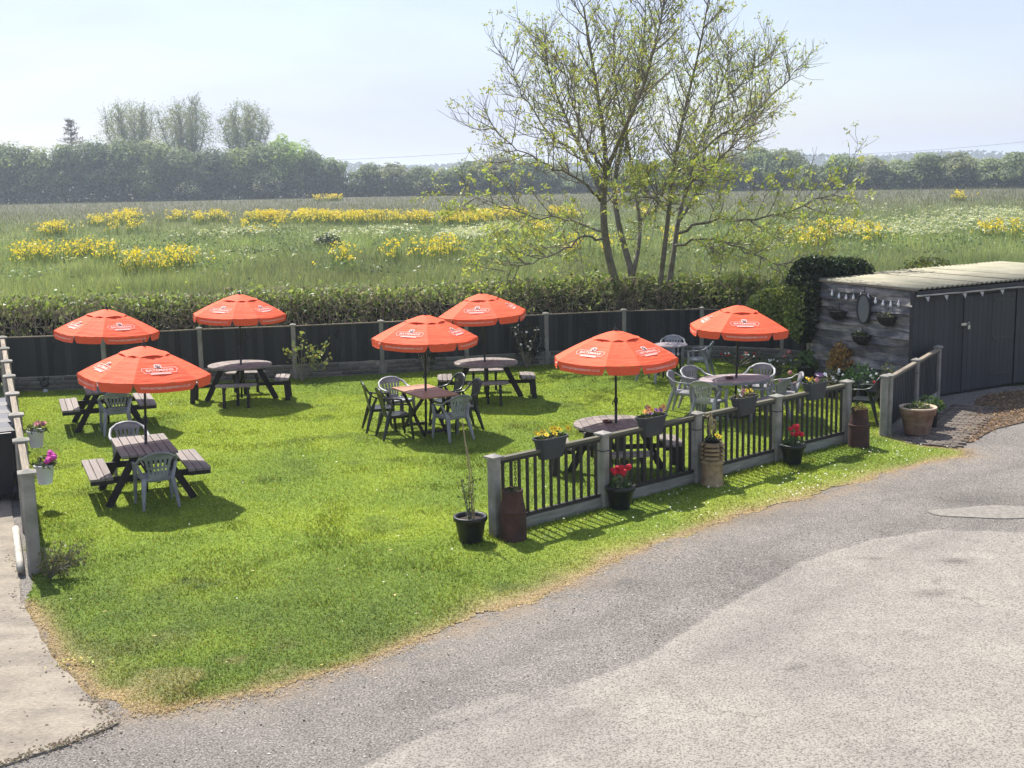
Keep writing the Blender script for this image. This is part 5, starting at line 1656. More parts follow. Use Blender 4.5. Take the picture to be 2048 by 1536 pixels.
# little round lamp by the back left corner
root = thing('garden_lamp', 'small pale round lamp at the foot of the back fence near the left corner', 'lamp', (-10.35, 27.35, 0))
MB().tube([(0, 0, -.02), (0, 0, .17)], .012, 6).build('stake', 'black_metal', root)
MB().tube([(.085 * math.cos(a), -.02, .20 + .085 * math.sin(a)) for a in np.linspace(0, 2 * math.pi, 17)[:-1]], .022, 6, True).build('ring', 'black_metal', root)
MB().lathe([(.001, -.02), (.05, -.012), (.06, 0), (.05, .012), (.001, .02)], 14).build('lens', 'pot_white', root, True).rotation_euler = (R(90), 0, 0)
root.children[-1].location = (0, -.03, .20)
# ================================================================== TREES, HEDGE, FIELD
class TubeBag:
    """collects many tapered tubes as arrays"""
    def __init__(s): s.v, s.f, s.n = [], [], 0
    def add(s, P, r, k):
        P = np.asarray(P, float); m = len(P)
        T = np.gradient(P, axis=0); T /= np.linalg.norm(T, axis=1, keepdims=True) + 1e-9
        ref = np.array([1.0, 0.13, 0.07]) if abs(T[0, 2]) > .7 else np.array([0.07, 0.1, 1.0])
        U = np.cross(T, ref); U /= np.linalg.norm(U, axis=1, keepdims=True) + 1e-9
        W = np.cross(T, U)
        a = np.arange(k) * 2 * math.pi / k
        ring = P[:, None] + (U[:, None] * np.cos(a)[None, :, None] + W[:, None] * np.sin(a)[None, :, None]) * np.asarray(r)[:, None, None]
        i = np.arange(m - 1)[:, None] * k; j = np.arange(k)[None]
        f = np.stack([i + j, i + (j + 1) % k, i + k + (j + 1) % k, i + k + j], -1).reshape(-1, 4)
        s.v.append(ring.reshape(-1, 3)); s.f.append(f + s.n); s.n += m * k
    def build(s, name, m, parent):
        return np_mesh(name, np.concatenate(s.v), np.concatenate(s.f), m, None, parent, smooth=True)

def curve(pts, n):
    """smooth polyline through the points"""
    pts = np.asarray(pts, float); m = len(pts)
    d = np.r_[0, np.cumsum(np.linalg.norm(np.diff(pts, axis=0), axis=1))]
    t = np.linspace(0, d[-1], n)
    P = np.column_stack([np.interp(t, d, pts[:, i]) for i in range(3)])
    for _ in range(2):
        P[1:-1] = (P[:-2] + 2 * P[1:-1] + P[2:]) / 4
    return P, d[-1]

def grow(P0, d0, length, up, wig, n):
    """a branch from P0 in direction d0 that bends upwards"""
    P = [np.array(P0, float)]; d = np.array(d0, float); d /= np.linalg.norm(d)
    st = length / (n - 1)
    for i in range(n - 1):
        d = d + np.array([0, 0, up]) + rng.normal(0, wig, 3)
        d /= np.linalg.norm(d)
        P.append(P[-1] + d * st)
    return np.array(P)

def ash_tree():
    base = (3.3, 31.35, 0)
    root = thing('ash_tree', 'tall many-stemmed tree in thin fresh leaf behind the back fence', 'tree', base)
    trunk, limb, twig = TubeBag(), TubeBag(), TubeBag()
    L = []           # leaf cluster positions and weight
    o = np.array([base[0], 0, 0])
    def S(*p): return [np.array((x, y * (1.0 if z < 2.5 else 1.75), z)) - o for x, y, z in p]
    stems_ = [
        (S((2.90, 0, -.1), (2.88, 0, .6), (2.80, 0, 1.3), (2.58, -.05, 2.05), (2.38, -.1, 2.8), (2.30, -.2, 3.9), (2.40, -.3, 4.9), (2.30, -.5, 6.0), (2.05, -.8, 7.5), (1.8, -1.0, 9.2)), .17, .030),
        (S((2.92, .02, .3), (3.10, .06, 1.1), (3.10, .15, 2.1), (2.80, .3, 3.0), (2.66, .5, 4.2), (2.85, .7, 5.3), (3.2, .9, 6.6), (3.55, 1.1, 8.2), (3.65, 1.3, 9.6)), .13, .025),
        (S((3.10, .1, 2.0), (3.32, .2, 2.9), (3.28, .4, 3.8), (3.18, .5, 4.7), (3.0, .4, 5.8), (2.7, .3, 7.3), (2.65, .2, 8.8)), .075, .018),
        (S((3.62, 0, -.1), (3.68, 0, 1.1), (3.85, -.1, 2.6), (3.96, -.2, 3.84), (4.03, -.4, 5.1), (4.2, -.7, 6.5), (4.45, -1.0, 8.0), (4.6, -1.2, 9.3)), .105, .022),
        (S((3.78, .05, -.1), (3.86, .05, 1.1), (4.1, .1, 2.3), (4.22, .2, 3.2), (4.5, .3, 4.2), (4.75, .5, 5.2), (5.3, .8, 6.6), (5.8, 1.0, 8.2)), .115, .022),
        (S((2.34, -.1, 4.0), (2.05, .3, 5.0), (1.6, .8, 6.2), (1.15, 1.2, 7.6), (1.0, 1.5, 8.8)), .085, .018),
        (S((2.40, -.2, 4.8), (2.7, -.8, 5.8), (3.1, -1.4, 7.0), (3.4, -1.8, 8.6), (3.5, -1.9, 9.6)), .075, .016),
    ]
    limbs_ = [
        (S((4.3, .2, 3.3), (4.8, .5, 4.1), (5.4, .9, 4.9), (6.1, 1.3, 5.5), (6.7, 1.6, 6.2)), .06, .012),
        (S((4.22, .1, 3.0), (4.9, -.2, 3.35), (5.7, -.5, 3.35), (6.5, -.7, 3.5), (7.2, -.8, 3.8), (7.7, -.8, 4.0)), .055, .010),
        (S((4.12, .1, 2.7), (4.8, -.5, 2.95), (5.5, -.9, 2.75), (6.2, -1.2, 2.35), (6.8, -1.4, 2.25)), .045, .009),
        (S((4.7, .4, 5.0), (5.4, .2, 5.7), (6.2, -.2, 6.4), (6.9, -.4, 7.2)), .05, .010),
        (S((2.42, -.1, 2.9), (1.7, -.5, 3.05), (1.0, -.9, 2.6), (.3, -1.2, 2.3), (-.1, -1.4, 2.3)), .05, .009),
        (S((2.34, -.1, 3.1), (1.6, .3, 3.4), (.7, .6, 3.45), (-.2, .8, 3.75), (-1.0, .9, 4.15)), .05, .009),
        (S((2.30, -.2, 3.9), (1.7, -.6, 4.5), (1.0, -.9, 4.9), (.2, -1.2, 5.3), (-.4, -1.4, 5.9)), .05, .009),
        (S((2.34, -.2, 4.5), (1.6, .2, 5.3), (.8, .5, 6.1), (.3, .7, 7.1), (.1, .8, 7.8)), .055, .010),
        (S((2.36, -.25, 4.7), (1.9, -1.0, 5.3), (1.5, -1.8, 6.2), (1.2, -2.3, 7.2)), .05, .010),
        (S((3.2, .9, 6.4), (3.5, 1.8, 6.9), (3.7, 2.6, 7.6), (3.8, 3.0, 8.4)), .04, .009),
        (S((4.5, .3, 4.2), (4.9, 1.2, 4.8), (5.2, 2.1, 5.6), (5.5, 2.7, 6.6)), .045, .009),
        (S((3.96, -.2, 3.8), (4.3, -1.1, 4.4), (4.8, -2.0, 5.1), (5.1, -2.6, 6.1)), .045, .009),
        (S((2.9, .6, 5.4), (2.7, 1.5, 5.9), (2.3, 2.3, 6.6), (2.0, 2.8, 7.5)), .04, .009),
        (S((3.3, .3, 3.3), (3.7, -.2, 3.8), (3.5, -.9, 4.1), (3.3, -1.5, 4.0)), .03, .008),
        (S((5.3, .8, 6.5), (6.0, .9, 7.0), (6.6, .9, 7.8)), .035, .009),
    ]
    second = []
    for pts, r0, r1 in stems_:
        P, ln = curve(pts, 26)
        P[:, 2] = np.where(P[:, 2] > 3.5, 3.5 + (P[:, 2] - 3.5) * .84, P[:, 2])
        trunk.add(P, np.linspace((r0 * .80) ** .7, (r1 * .7) ** .7, 26) ** (1 / .7), 9)
        for i in range(9, 26):
            if P[i, 2] < 3.3: continue
            for _ in range(3 if rng.random() < .35 else 2):
                second.append((P[i] + (P[min(i + 1, 25)] - P[i]) * rng.random() * .6, P[min(i + 1, 25)] - P[i - 1], 1.0))
    for pts, r0, r1 in limbs_:
        P, ln = curve(pts, 18)
        P += rng.normal(0, .03, P.shape)
        P[:, 2] = np.where(P[:, 2] > 3.5, 3.5 + (P[:, 2] - 3.5) * .90, P[:, 2])
        limb.add(P, np.linspace(r0 * .72, r1 * .8, 18), 7)
        for i in range(4, 18):
            for _ in range(2 if rng.random() < .6 else 1):
                second.append((P[i], P[min(i + 1, 17)] - P[i - 1], .8))
    for p, d, k in second:
        d = d / np.linalg.norm(d)
        side = np.cross(d, unit(1)[0]); side /= np.linalg.norm(side) + 1e-9
        low = p[2] < 4.0
        dirn = d * .62 + side * .75 + np.array([0, 0, .12 if not low else -.05])
        ln = k * rng.uniform(.7, 1.9) * (1.0 if p[2] < 6.3 else .62)
        Q = grow(p, dirn, ln, .085 if not low else .04, .10, 8)
        limb.add(Q, np.linspace(.013 * k + .003, .005, 8), 4)
        for j in range(2, 8):
            for _ in range(2 if (rng.random() < .5 or j == 7) else 1):
                dd = Q[min(j + 1, 7)] - Q[j - 1]; dd /= np.linalg.norm(dd) + 1e-9
                sd = np.cross(dd, unit(1)[0]); sd /= np.linalg.norm(sd) + 1e-9
                T = grow(Q[j], dd * .7 + sd * .7 + np.array([0, 0, .1]), rng.uniform(.22, .62), .10, .12, 5)
                twig.add(T, np.linspace(.0065, .004, 5), 3)
                low_w = 1.0 if T[-1, 2] < 4.8 else (.55 if T[-1, 2] < 6.5 else .42)
                if rng.random() < .36 * low_w + .21:
                    L.append((T[-1], low_w))
                if rng.random() < .22 * low_w: L.append((T[2], low_w))
    trunk.build('trunk', 'bark', root); limb.build('limbs', 'bark', root); twig.build('twigs', 'twig', root)
    # compound leaves: each cluster is a tuft of leaflets hanging from the bud
    n = len(L)
    Cn, Sz, Cl = [], [], []
    for p, w in L:
        k = rng.integers(6, 13) if w > .9 else rng.integers(5, 10)
        off = unit(k) * rng.uniform(.03, .15, (k, 1)) * np.array([1, 1, .8])
        Cn.append(p + off + np.array([0, 0, .02])); Sz.append(rng.uniform(.055, .118, k) * (1.2 if w > .9 else 1.0))
        c = np.array([.42, .48, .13]) * (1 + rng.uniform(-.25, .25))
        if w < .9: c = c * .8 + np.array([.16, .16, .08]) * .25
        Cl.append(np.tile(c, (k, 1)) * (1 + rng.uniform(-.15, .15, (k, 3))))
    Cn = np.concatenate(Cn); Sz = np.concatenate(Sz); Cl = np.concatenate(Cl)
    v, f = leaves(Cn, Sz, .42, -.2)
    np_mesh('crown', v, f, 'leaf', np.repeat(np.clip(Cl, 0, 1), 4, 0), root)
ash_tree()

# ---- trimmed hedge behind the back fence
def hedge():
    line = [(-14.2, 28.3)] + [(x, y + 1.25) for x, y in BACK[:9]] + [(6.2, 31.3), (7.3, 30.3)]
    root = thing('hedge', 'long trimmed bramble and ivy hedge behind the back fence', 'hedge', (line[0][0], line[0][1], 0))
    org = np.array([line[0][0], line[0][1], 0])
    segs = [(np.array(a), np.array(b)) for a, b in zip(line[:-1], line[1:])]
    lens = np.array([np.linalg.norm(b - a) for a, b in segs]); cum = np.r_[0, np.cumsum(lens)]
    def at_(s):
        i = np.clip(np.searchsorted(cum, s) - 1, 0, len(segs) - 1)
        A = np.array([q[0] for q in segs]); B = np.array([q[1] for q in segs])
        t = ((s - cum[i]) / lens[i])[:, None]
        d = (B - A)[i] / lens[i][:, None]
        return A[i] * (1 - t) + B[i] * t, np.column_stack([d[:, 1], -d[:, 0]])
    def place(n, front_bias=.5):
        s = rng.uniform(0, cum[-1], n)
        p, nr = at_(s)
        # shell of a rounded box: front face and top
        face = rng.random(n) < front_bias
        depth = np.where(face, rng.normal(.55, .07, n), rng.uniform(-.65, .55, n))
        top = 1.80 + .30 * (fbm(np.column_stack([s, s * 0]), .7, 91) - .5) + np.where(s > cum[-1] - 4.5, .05, 0)
        z = np.where(face, rng.uniform(.2, 1, n) ** .8 * top, top + rng.normal(0, .06, n) + np.where(rng.random(n) < .06, np.abs(rng.normal(0, .16, n)), 0))
        deep = rng.random(n) < .25
        depth = np.where(deep, depth - rng.uniform(.1, .5, n), depth); z = np.where(deep, z - rng.uniform(0, .3, n), z)
        return np.column_stack([p + nr * depth[:, None], z]), s
    n = 31000
    C, s = place(n, .55)
    u = np.column_stack([s, C[:, 2] * 1.6])
    # leafless stretches show sticks; ivy and bramble elsewhere, thickest at the right end
    dens = np.clip(.30 + 1.1 * (fbm(u, .45, 95) - .35) + .9 * np.clip((s - 17.5) / 3.0, 0, 1) + .6 * np.clip((C[:, 2] - 1.45) / .3, 0, 1), .10, 1)
    keep = rng.random(n) < dens
    C, s = C[keep], s[keep]; n = len(C)
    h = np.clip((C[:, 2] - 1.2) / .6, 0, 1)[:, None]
    col = np.array([.085, .115, .05]) * (1 - h) + np.array([.22, .29, .095]) * h  # painted light: top leaves coloured as if sunlit, lower ones as if shaded
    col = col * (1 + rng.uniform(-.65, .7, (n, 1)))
    right = np.clip((s - 17.5) / 3, 0, 1)[:, None]
    col = col * (1 - right * .7) + (np.array([.19, .24, .075]) * (1 + rng.uniform(-.4, .4, (n, 1)))) * right * .7
    pale = rng.random(n) < .10
    col[pale] = np.array([.45, .43, .32]) * rng.uniform(.6, 1.1, (pale.sum(), 1))
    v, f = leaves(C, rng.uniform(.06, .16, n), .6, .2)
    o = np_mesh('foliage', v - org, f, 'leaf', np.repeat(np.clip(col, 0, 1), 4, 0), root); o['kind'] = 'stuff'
    bag = TubeBag()
    Cs, ss = place(4800, .8)
    keep = rng.random(len(Cs)) < np.clip(1.25 - (ss - 15) / 8, .25, 1)
    for p in Cs[keep]:
        d = np.array([rng.normal(0, .6), rng.normal(-.05, .35), rng.normal(.75, .5)])
        Q = grow(p - np.array([0, .08, .1]) - org, d, rng.uniform(.2, .65), .02, .25, 4)
        Q[:, 2] = np.clip(Q[:, 2], .05, 1.98)
        bag.add(Q, np.linspace(rng.uniform(.006, .015), .004, 4), 3)
    # old cut stems
    for s0 in rng.uniform(0, cum[-1] - 3, 90):
        p, nr = at_(np.array([s0])); q = np.r_[p[0] + nr[0] * rng.uniform(.2, .5), 0.0] - org
        Q = grow(q, (rng.normal(0, .25), 0, 1), rng.uniform(1.3, 1.85), .05, .07, 6)
        bag.add(Q, np.linspace(.032, .016, 6), 5)
    o = bag.build('twigs', 'hedge_twig', root); o['kind'] = 'stuff'
    # thicket core: dense inner leaves hide the field, near-black colour paints shade in the gaps
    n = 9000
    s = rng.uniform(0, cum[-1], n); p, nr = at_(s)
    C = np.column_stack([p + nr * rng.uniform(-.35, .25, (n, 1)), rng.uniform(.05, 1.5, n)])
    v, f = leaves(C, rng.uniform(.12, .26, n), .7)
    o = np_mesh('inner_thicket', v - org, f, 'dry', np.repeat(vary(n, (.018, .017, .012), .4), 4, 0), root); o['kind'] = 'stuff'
hedge()

def ivy():
    p0 = SHED0 + SHED_L * 2.55
    root = thing('ivy', 'dark ivy mass climbing over the back corner of the shed', 'ivy', (p0.x, p0.y, 0))
    o = np.array([p0.x, p0.y, 0]); F = np.array(SHED_F); Lr = np.array(SHED_L)
    n = 9000
    k = rng.random(n)
    # hanging mass on the corner, a roll along the back edge of the roof, and a skirt on the fence
    C = np.zeros((n, 3))
    a = k < .42
    q = unit(a.sum()) * rng.uniform(.75, 1, (a.sum(), 1)) * np.array([.48, .5, .95])
    C[a] = o + q + np.array([-.25, .35, 1.75])
    b = (k >= .42) & (k < .74)
    t = rng.uniform(0, 1.6, b.sum())
    q = unit(b.sum()) * rng.uniform(.7, 1, (b.sum(), 1)) * np.array([.3, .36, .24])
    C[b] = o + t[:, None] * F + Lr * .35 + q + np.array([0, 0, 2.50])
    C[b, 2] -= t * .10
    c = k >= .74
    q = unit(c.sum()) * rng.uniform(.75, 1, (c.sum(), 1)) * np.array([.6, .5, .5])
    C[c] = o + q + np.array([-.75, 1.35, 1.45])
    d = rng.random(n)
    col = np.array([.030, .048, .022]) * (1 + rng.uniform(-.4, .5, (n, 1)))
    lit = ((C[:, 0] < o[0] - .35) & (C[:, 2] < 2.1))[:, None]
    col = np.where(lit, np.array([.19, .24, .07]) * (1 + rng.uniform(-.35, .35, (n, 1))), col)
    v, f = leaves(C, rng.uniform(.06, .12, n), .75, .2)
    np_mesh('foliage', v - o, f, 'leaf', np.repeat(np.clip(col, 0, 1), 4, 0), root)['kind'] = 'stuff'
    bag = TubeBag()
    for i in range(9):
        q = np.array([rng.uniform(-.35, .05), rng.uniform(.1, .6), 0])
        bag.add(grow(q, (rng.normal(0, .08), rng.normal(0, .08), 1), rng.uniform(1.4, 2.0), .08, .06, 7), np.linspace(.016, .008, 7), 4)
    bag.build('stem', 'coir', root)
    # bramble tops peeping over the roof farther right
    p1 = SHED0 + SHED_L * 3.3 + SHED_F * 4.2
    root = thing('bramble', 'green bramble tops showing behind the shed roof', 'bramble', (p1.x, p1.y, 0))
    n = 2600
    t = rng.normal(0, 1.0, n)
    C = t[:, None] * F + np.column_stack([rng.normal(0, .12, n), rng.normal(0, .25, n), 1.5 + .95 * rng.random(n) ** .6 * np.exp(-(t / 1.5) ** 2)])
    v, f = leaves(C, rng.uniform(.06, .13, n), .6, .2)
    np_mesh('foliage', v, f, 'leaf', np.repeat(vary(n, (.10, .125, .04), .45), 4, 0), root)['kind'] = 'stuff'
    bag = TubeBag()
    for i in range(40):
        q = F * rng.normal(0, .9) + np.array([0, rng.normal(0, .2), 0]); bag.add(grow(q, (rng.normal(0, .3), rng.normal(0, .2), 1), rng.uniform(1.6, 2.35), .03, .12, 7), np.linspace(.014, .006, 7), 4)
    bag.build('stem', 'hedge_twig', root)
ivy()

# ---- meadow
RAPE = [(-26.4, 71.5, 1.5, 3.0, 1), (-25.2, 74.8, .8, 2, .9), (-22.7, 72, .5, 3, .6), (-17.5, 63, 1.55, 3.4, 1.2), (-38.5, 103, 1.6, 14, .45), (-41.4, 132, 2.4, 9, .6), (-44.3, 148, 1.5, 8, .6), (-36, 138, .9, 6, .4),
        (-30.9, 132, 1.4, 9, .5), (-25.2, 131, 1.9, 9, 1.1), (-22.2, 129, 1.7, 9, .9), (-19.3, 126, 1.6, 8, .9), (-15.5, 122, 2.2, 7, 1.1), (-11.8, 121, 1.7, 6, 1), (-8.7, 119, 1.4, 5, .9), (-5.0, 114, 1.6, 7, 1.1), (-2.6, 116, 1.7, 7, 1.2),
        (.6, 126, 1.5, 5, .8), (2.0, 91, .9, 4, .7), (5.4, 124, 1.4, 6, .7), (-8.1, 63, .6, 1.8, .5), (-4.0, 69.5, 1.1, 3.0, 1.1), (16.9, 72, .8, 3.4, 1.1), (21.6, 81, 1.6, 3.6, 1), (21.8, 74.5, .35, 2, .7), (30.6, 78, .9, 3, 1), (-34.3, 236, 3.2, 8, .4),
        (56.9, 160, .6, 3, .5), (5.0, 68, .45, 1.6, .5), (3.3, 68.5, .35, 1, .4), (-6.6, 66.5, .5, 1.2, .4), (9.5, 74, .6, 2, .4), (-33, 108, 1, 4, .25), (-20, 100, 2, 5, .10), (14, 118, 2, 5, .12)]
def meadow():
    n = 420000
    u = rng.random(n)
    Y = 1 / (1 / 33 + u * (1 / 262 - 1 / 33))
    X = rng.uniform(-.50, .52, n) * (Y + 10)
    P = np.column_stack([X, Y])
    nb = fbm(P, .05, 101); nf = fbm(P, .28, 111); nl = fbm(P * np.array([1, .25]), .12, 121)
    k = np.clip((nb * .6 + nl * .6 - .42) * 3.2, 0, 1)[:, None]
    dark = np.array([.16, .19, .128]); green = np.array([.23, .28, .165]); lush = np.array([.27, .36, .14]); seed = np.array([.13, .138, .098])
    c = dark * (1 - k) + green * k
    band = np.exp(-((Y - 84) / 9) ** 2)[:, None] * np.clip((nf - .35) * 3, 0, 1)[:, None]
    c = c * (1 - band * .8) + lush * band * .8
    far = np.clip((Y - 104) / 46 + (nb - .5) * 1.2, 0, 1)[:, None]
    c = c * (1 - far * .85) + seed * far * .85
    pat = np.clip((fbm(P, .55, 131) - .60) * 6, 0, 1)[:, None]
    c = c * (1 - .5 * pat) + np.array([.08, .13, .06]) * .5 * pat
    h = rng.uniform(.30, .62, n) * (.75 + .5 * nf) * (1 + .5 * pat[:, 0]) * (1 - .3 * band[:, 0])
    tw = np.clip(Y / 60, .8, 4)
    w = .022 * tw + .01 * rng.random(n)
    c = c * (.62 + .8 * fbm(P, 1.1, 133))[:, None] * (1 + rng.uniform(-.42, .5, (n, 1))) * (1 + rng.uniform(-.08, .08, (n, 3)))
    o = blades_mesh('meadow_grass', P, np.full(n, -.09), h, w, np.clip(c, 0, 1), .32)
    tag(o, 'tall rough meadow grass filling the field behind the hedge', 'grass', kind='stuff')
    # dock and nettle clumps, dark tussocks
    n = 14000
    cl = np.column_stack([rng.uniform(-36, 40, 170), rng.uniform(56, 105, 170)])
    i = rng.integers(0, 170, n)
    Q = cl[i] + rng.normal(0, 1, (n, 2)) * np.array([.9, .6])
    C = np.column_stack([Q, rng.uniform(.05, .65, n)])
    v, f = leaves(C, rng.uniform(.10, .24, n), .5, .4)
    tone = rng.uniform(.5, 1.4, 170)[i][:, None]
    o = np_mesh('meadow_weeds', v, f, 'leaf', np.repeat(np.clip(np.array([.14, .20, .09]) * tone * (1 + rng.uniform(-.3, .3, (n, 1))), 0, 1), 4, 0))
    tag(o, 'leafy green weeds scattered in clumps through the meadow', 'weeds', kind='stuff')
    # yellow rape in flower
    C, S_, D = [], [], []
    st_p, st_h = [], []
    for x, y, rx, ry, d in RAPE:
        k = int(d * 38 * rx * max(ry, 1.2) ** .5) + 18
        m_ = max(3, int(5 * rx * d) + 2)
        a = rng.uniform(0, 2 * math.pi, m_); r = np.sqrt(rng.random(m_))
        cc = np.column_stack([x + rx * r * np.cos(a), y + ry * .6 * r * np.sin(a)])
        q = cc[rng.integers(0, m_, k)] + rng.normal(0, 1, (k, 2)) * np.array([.26 + .08 * rx, .5]) * np.where(rng.random((k, 1)) < .18, 2.4, 1)
        h = rng.uniform(.45, 1.35, k)
        m = 5
        for j in range(m):
            C.append(np.column_stack([q + rng.normal(0, .09, q.shape), h - j * .05 + rng.normal(0, .05, k)])); S_.append(rng.uniform(.06, .12, k) * (1 + y / 160))
        st_p.append(q); st_h.append(h)
    C = np.concatenate(C); S_ = np.concatenate(S_); n = len(C)
    v, f = leaves(C, S_, .8, .5)
    o = np_mesh('rapeseed_flowers', v, f, 'leaf', np.repeat(vary(n, (.74, .60, .05), .22, .08), 4, 0))
    tag(o, 'bright yellow rapeseed flowers in loose drifts across the meadow', 'flowers', kind='stuff')
    q = np.concatenate(st_p); h = np.concatenate(st_h); q = np.repeat(q, 2, 0); h = np.repeat(h, 2)
    o = blades_mesh('rapeseed_stems', q + rng.normal(0, .08, q.shape), np.full(len(q), -.05), h * .95, np.full(len(q), .05) * (1 + q[:, 1] / 120), vary(len(q), (.12, .17, .05), .3), .12)
    tag(o, 'grey green stalks under the yellow meadow flowers', 'stems', kind='stuff')
    # cow parsley
    C = []
    for x, y, rx, ry, k in ((24, 79, 5, 5, 420), (31, 88, 5, 7, 380), (38, 98, 5, 8, 260), (42, 104, 4, 6, 200), (-3.0, 86, 1.6, 5, 260), (-.6, 93, 1.5, 5, 200), (-9.3, 91, 2.5, 4, 130), (-20.5, 94, 3, 4, 120), (-12, 83.5, 1.0, 1, 60), (30, 118, 8, 6, 60), (8, 90, 5, 6, 90), (-17, 66, 5, 3, 60), (12, 66, 5, 4, 60)):
        q = np.column_stack([rng.normal(x, rx * .6, k), rng.normal(y, ry * .6, k), rng.uniform(.45, 1.0, k)])
        for _ in range(4): C.append(q + rng.normal(0, .10, q.shape) * np.array([1, 1, .3]))
    C = np.concatenate(C); n = len(C)
    v, f = leaves(C, rng.uniform(.07, .15, n) * (1 + C[:, 1] / 220), .9)
    v[:, 2] = np.repeat(C[:, 2], 4) + (v[:, 2] - np.repeat(C[:, 2], 4)) * .45
    o = np_mesh('cow_parsley', v, f, 'leaf', np.repeat(vary(n, (.50, .52, .38), .25, .05), 4, 0))
    tag(o, 'frothy white cow parsley heads in the meadow', 'flowers', kind='stuff')
meadow()

# ---- distant trees: trunk, limbs and a crown of leaf clumps
def far_tree(name, label, cat, group, X, Y, Ht, W, col, dens=1.0, leaf=.55, lobes=9, trunk_h=.25, bare=False):
    root = thing(name, label, cat, (X, Y, -.1), 0, group)
    bag = TubeBag()
    nl = max(5, int(lobes))
    cen = []
    for i in range(nl):
        a = 2 * math.pi * i / nl * 2.4 + rng.uniform(0, 1)
        zz = Ht * (.18 + .66 * ((i + .5) / nl) ** .8)
        rad = W * .5 * (1 - .75 * (zz / Ht) ** 2.2) * rng.uniform(.25, .8)
        cen.append((rad * math.cos(a), rad * math.sin(a) * .8, zz))
    cen.append((rng.normal(0, W * .05), 0, Ht * .84))
    bag.add(grow((0, 0, 0), (rng.normal(0, .05), 0, 1), Ht * .75, .05, .03, 7), np.linspace(.03 * Ht ** .9, .01 * Ht ** .8, 7), 6)
    Cs, Bs, Ns = [], [], []
    for c in cen:
        bag.add(curve([(0, 0, c[2] * .35), (c[0] * .4, c[1] * .4, c[2] * .7), c], 6)[0], np.linspace(.012 * Ht ** .8, .004 * Ht ** .8, 6), 4)
        rl = W * rng.uniform(.20, .30); k = int(190 * dens * (rl / 1.6) ** 1.3 / (leaf / .55) ** 1.4) + 40
        q = unit(k) * (rng.random((k, 1)) ** .25)
        bump_ = 1 + .35 * np.sin(q[:, :1] * 5 + rng.uniform(0, 6)) * np.sin(q[:, 2:] * 4 + rng.uniform(0, 6))
        Ns.append(q * np.array([1, 1, 1.3]) + np.array([0, 0, .25]))
        q = q * bump_ * np.array([rl, rl, min(rl, Ht * .20)])
        Cs.append(np.array(c) + q); Bs.append(np.full(k, rng.uniform(.65, 1.4)))
    bag.build('trunk', 'bark', root)
    C = np.concatenate(Cs); B = np.concatenate(Bs)
    C[:, 2] = np.maximum(C[:, 2] * Ht / np.quantile(C[:, 2], .997), .1)
    n = len(C)
    v, f = leaves_out(C, np.concatenate(Ns), rng.uniform(.6, 1.4, n) * leaf, .7)
    cc = np.clip(np.asarray(col) * 1.35 * B[:, None] * (1 + rng.uniform(-.22, .28, (n, 1))), 0, 1)
    np_mesh('crown', v, f, 'far_leaf', np.repeat(cc, 4, 0), root)
    return root

ORD = ['first', 'second', 'third', 'fourth', 'fifth', 'sixth', 'seventh', 'eighth', 'ninth', 'tenth', 'eleventh', 'twelfth', 'thirteenth', 'fourteenth', 'fifteenth', 'sixteenth']
LEFTW = [(-114.7, 272, 13.1, 14.1), (-107.5, 273, 12.6, 12.0), (-101.5, 274, 11.7, 9.8), (-95.8, 274, 12.2, 9.9), (-89.6, 275, 12.9, 12.1), (-83.8, 276, 13.1, 12.1), (-77.6, 277, 12.7, 12.2), (-71.9, 277, 10.8, 11.1), (-65.6, 278, 10.9, 11.1), (-59.7, 279, 10.6, 11.2), (-53.8, 280, 11.8, 11.2), (-49.5, 280, 13.4, 11.2), (-44.8, 281, 10.1, 10.1), (-40.0, 282, 8.3, 9.6)]
MIDH = [(-31.0, 280, 6.8, 9.0), (-25.3, 279, 6.9, 8.4), (-19.2, 278, 6.0, 7.8), (-14.3, 276, 5.6, 7.2), (-8.7, 275, 7.0, 9.9), (-2.2, 274, 8.0, 11.0), (4.2, 273, 7.4, 10.4), (10.1, 272, 6.0, 9.2), (15.9, 270, 4.5, 8.1), (22.2, 269, 4.9, 8.6), (28.4, 268, 5.6, 8.6), (34.6, 267, 6.0, 9.1), (40.2, 266, 7.1, 9.0), (46.3, 264, 8.0, 10.0), (52.3, 263, 8.4, 11.1), (57.4, 262, 8.1, 9.4)]
RIGHTH = [(61.0, 255, 4.8, 7.1), (66.2, 253, 6.6, 9.6), (71.5, 251, 6.2, 8.5), (76.3, 248, 5.4, 7.5), (80.9, 246, 6.5, 9.4), (86.4, 244, 6.5, 9.3), (91.9, 242, 5.4, 8.2), (95.7, 239, 6.3, 9.1), (100.4, 237, 5.8, 9.0), (105.1, 235, 5.4, 8.9)]
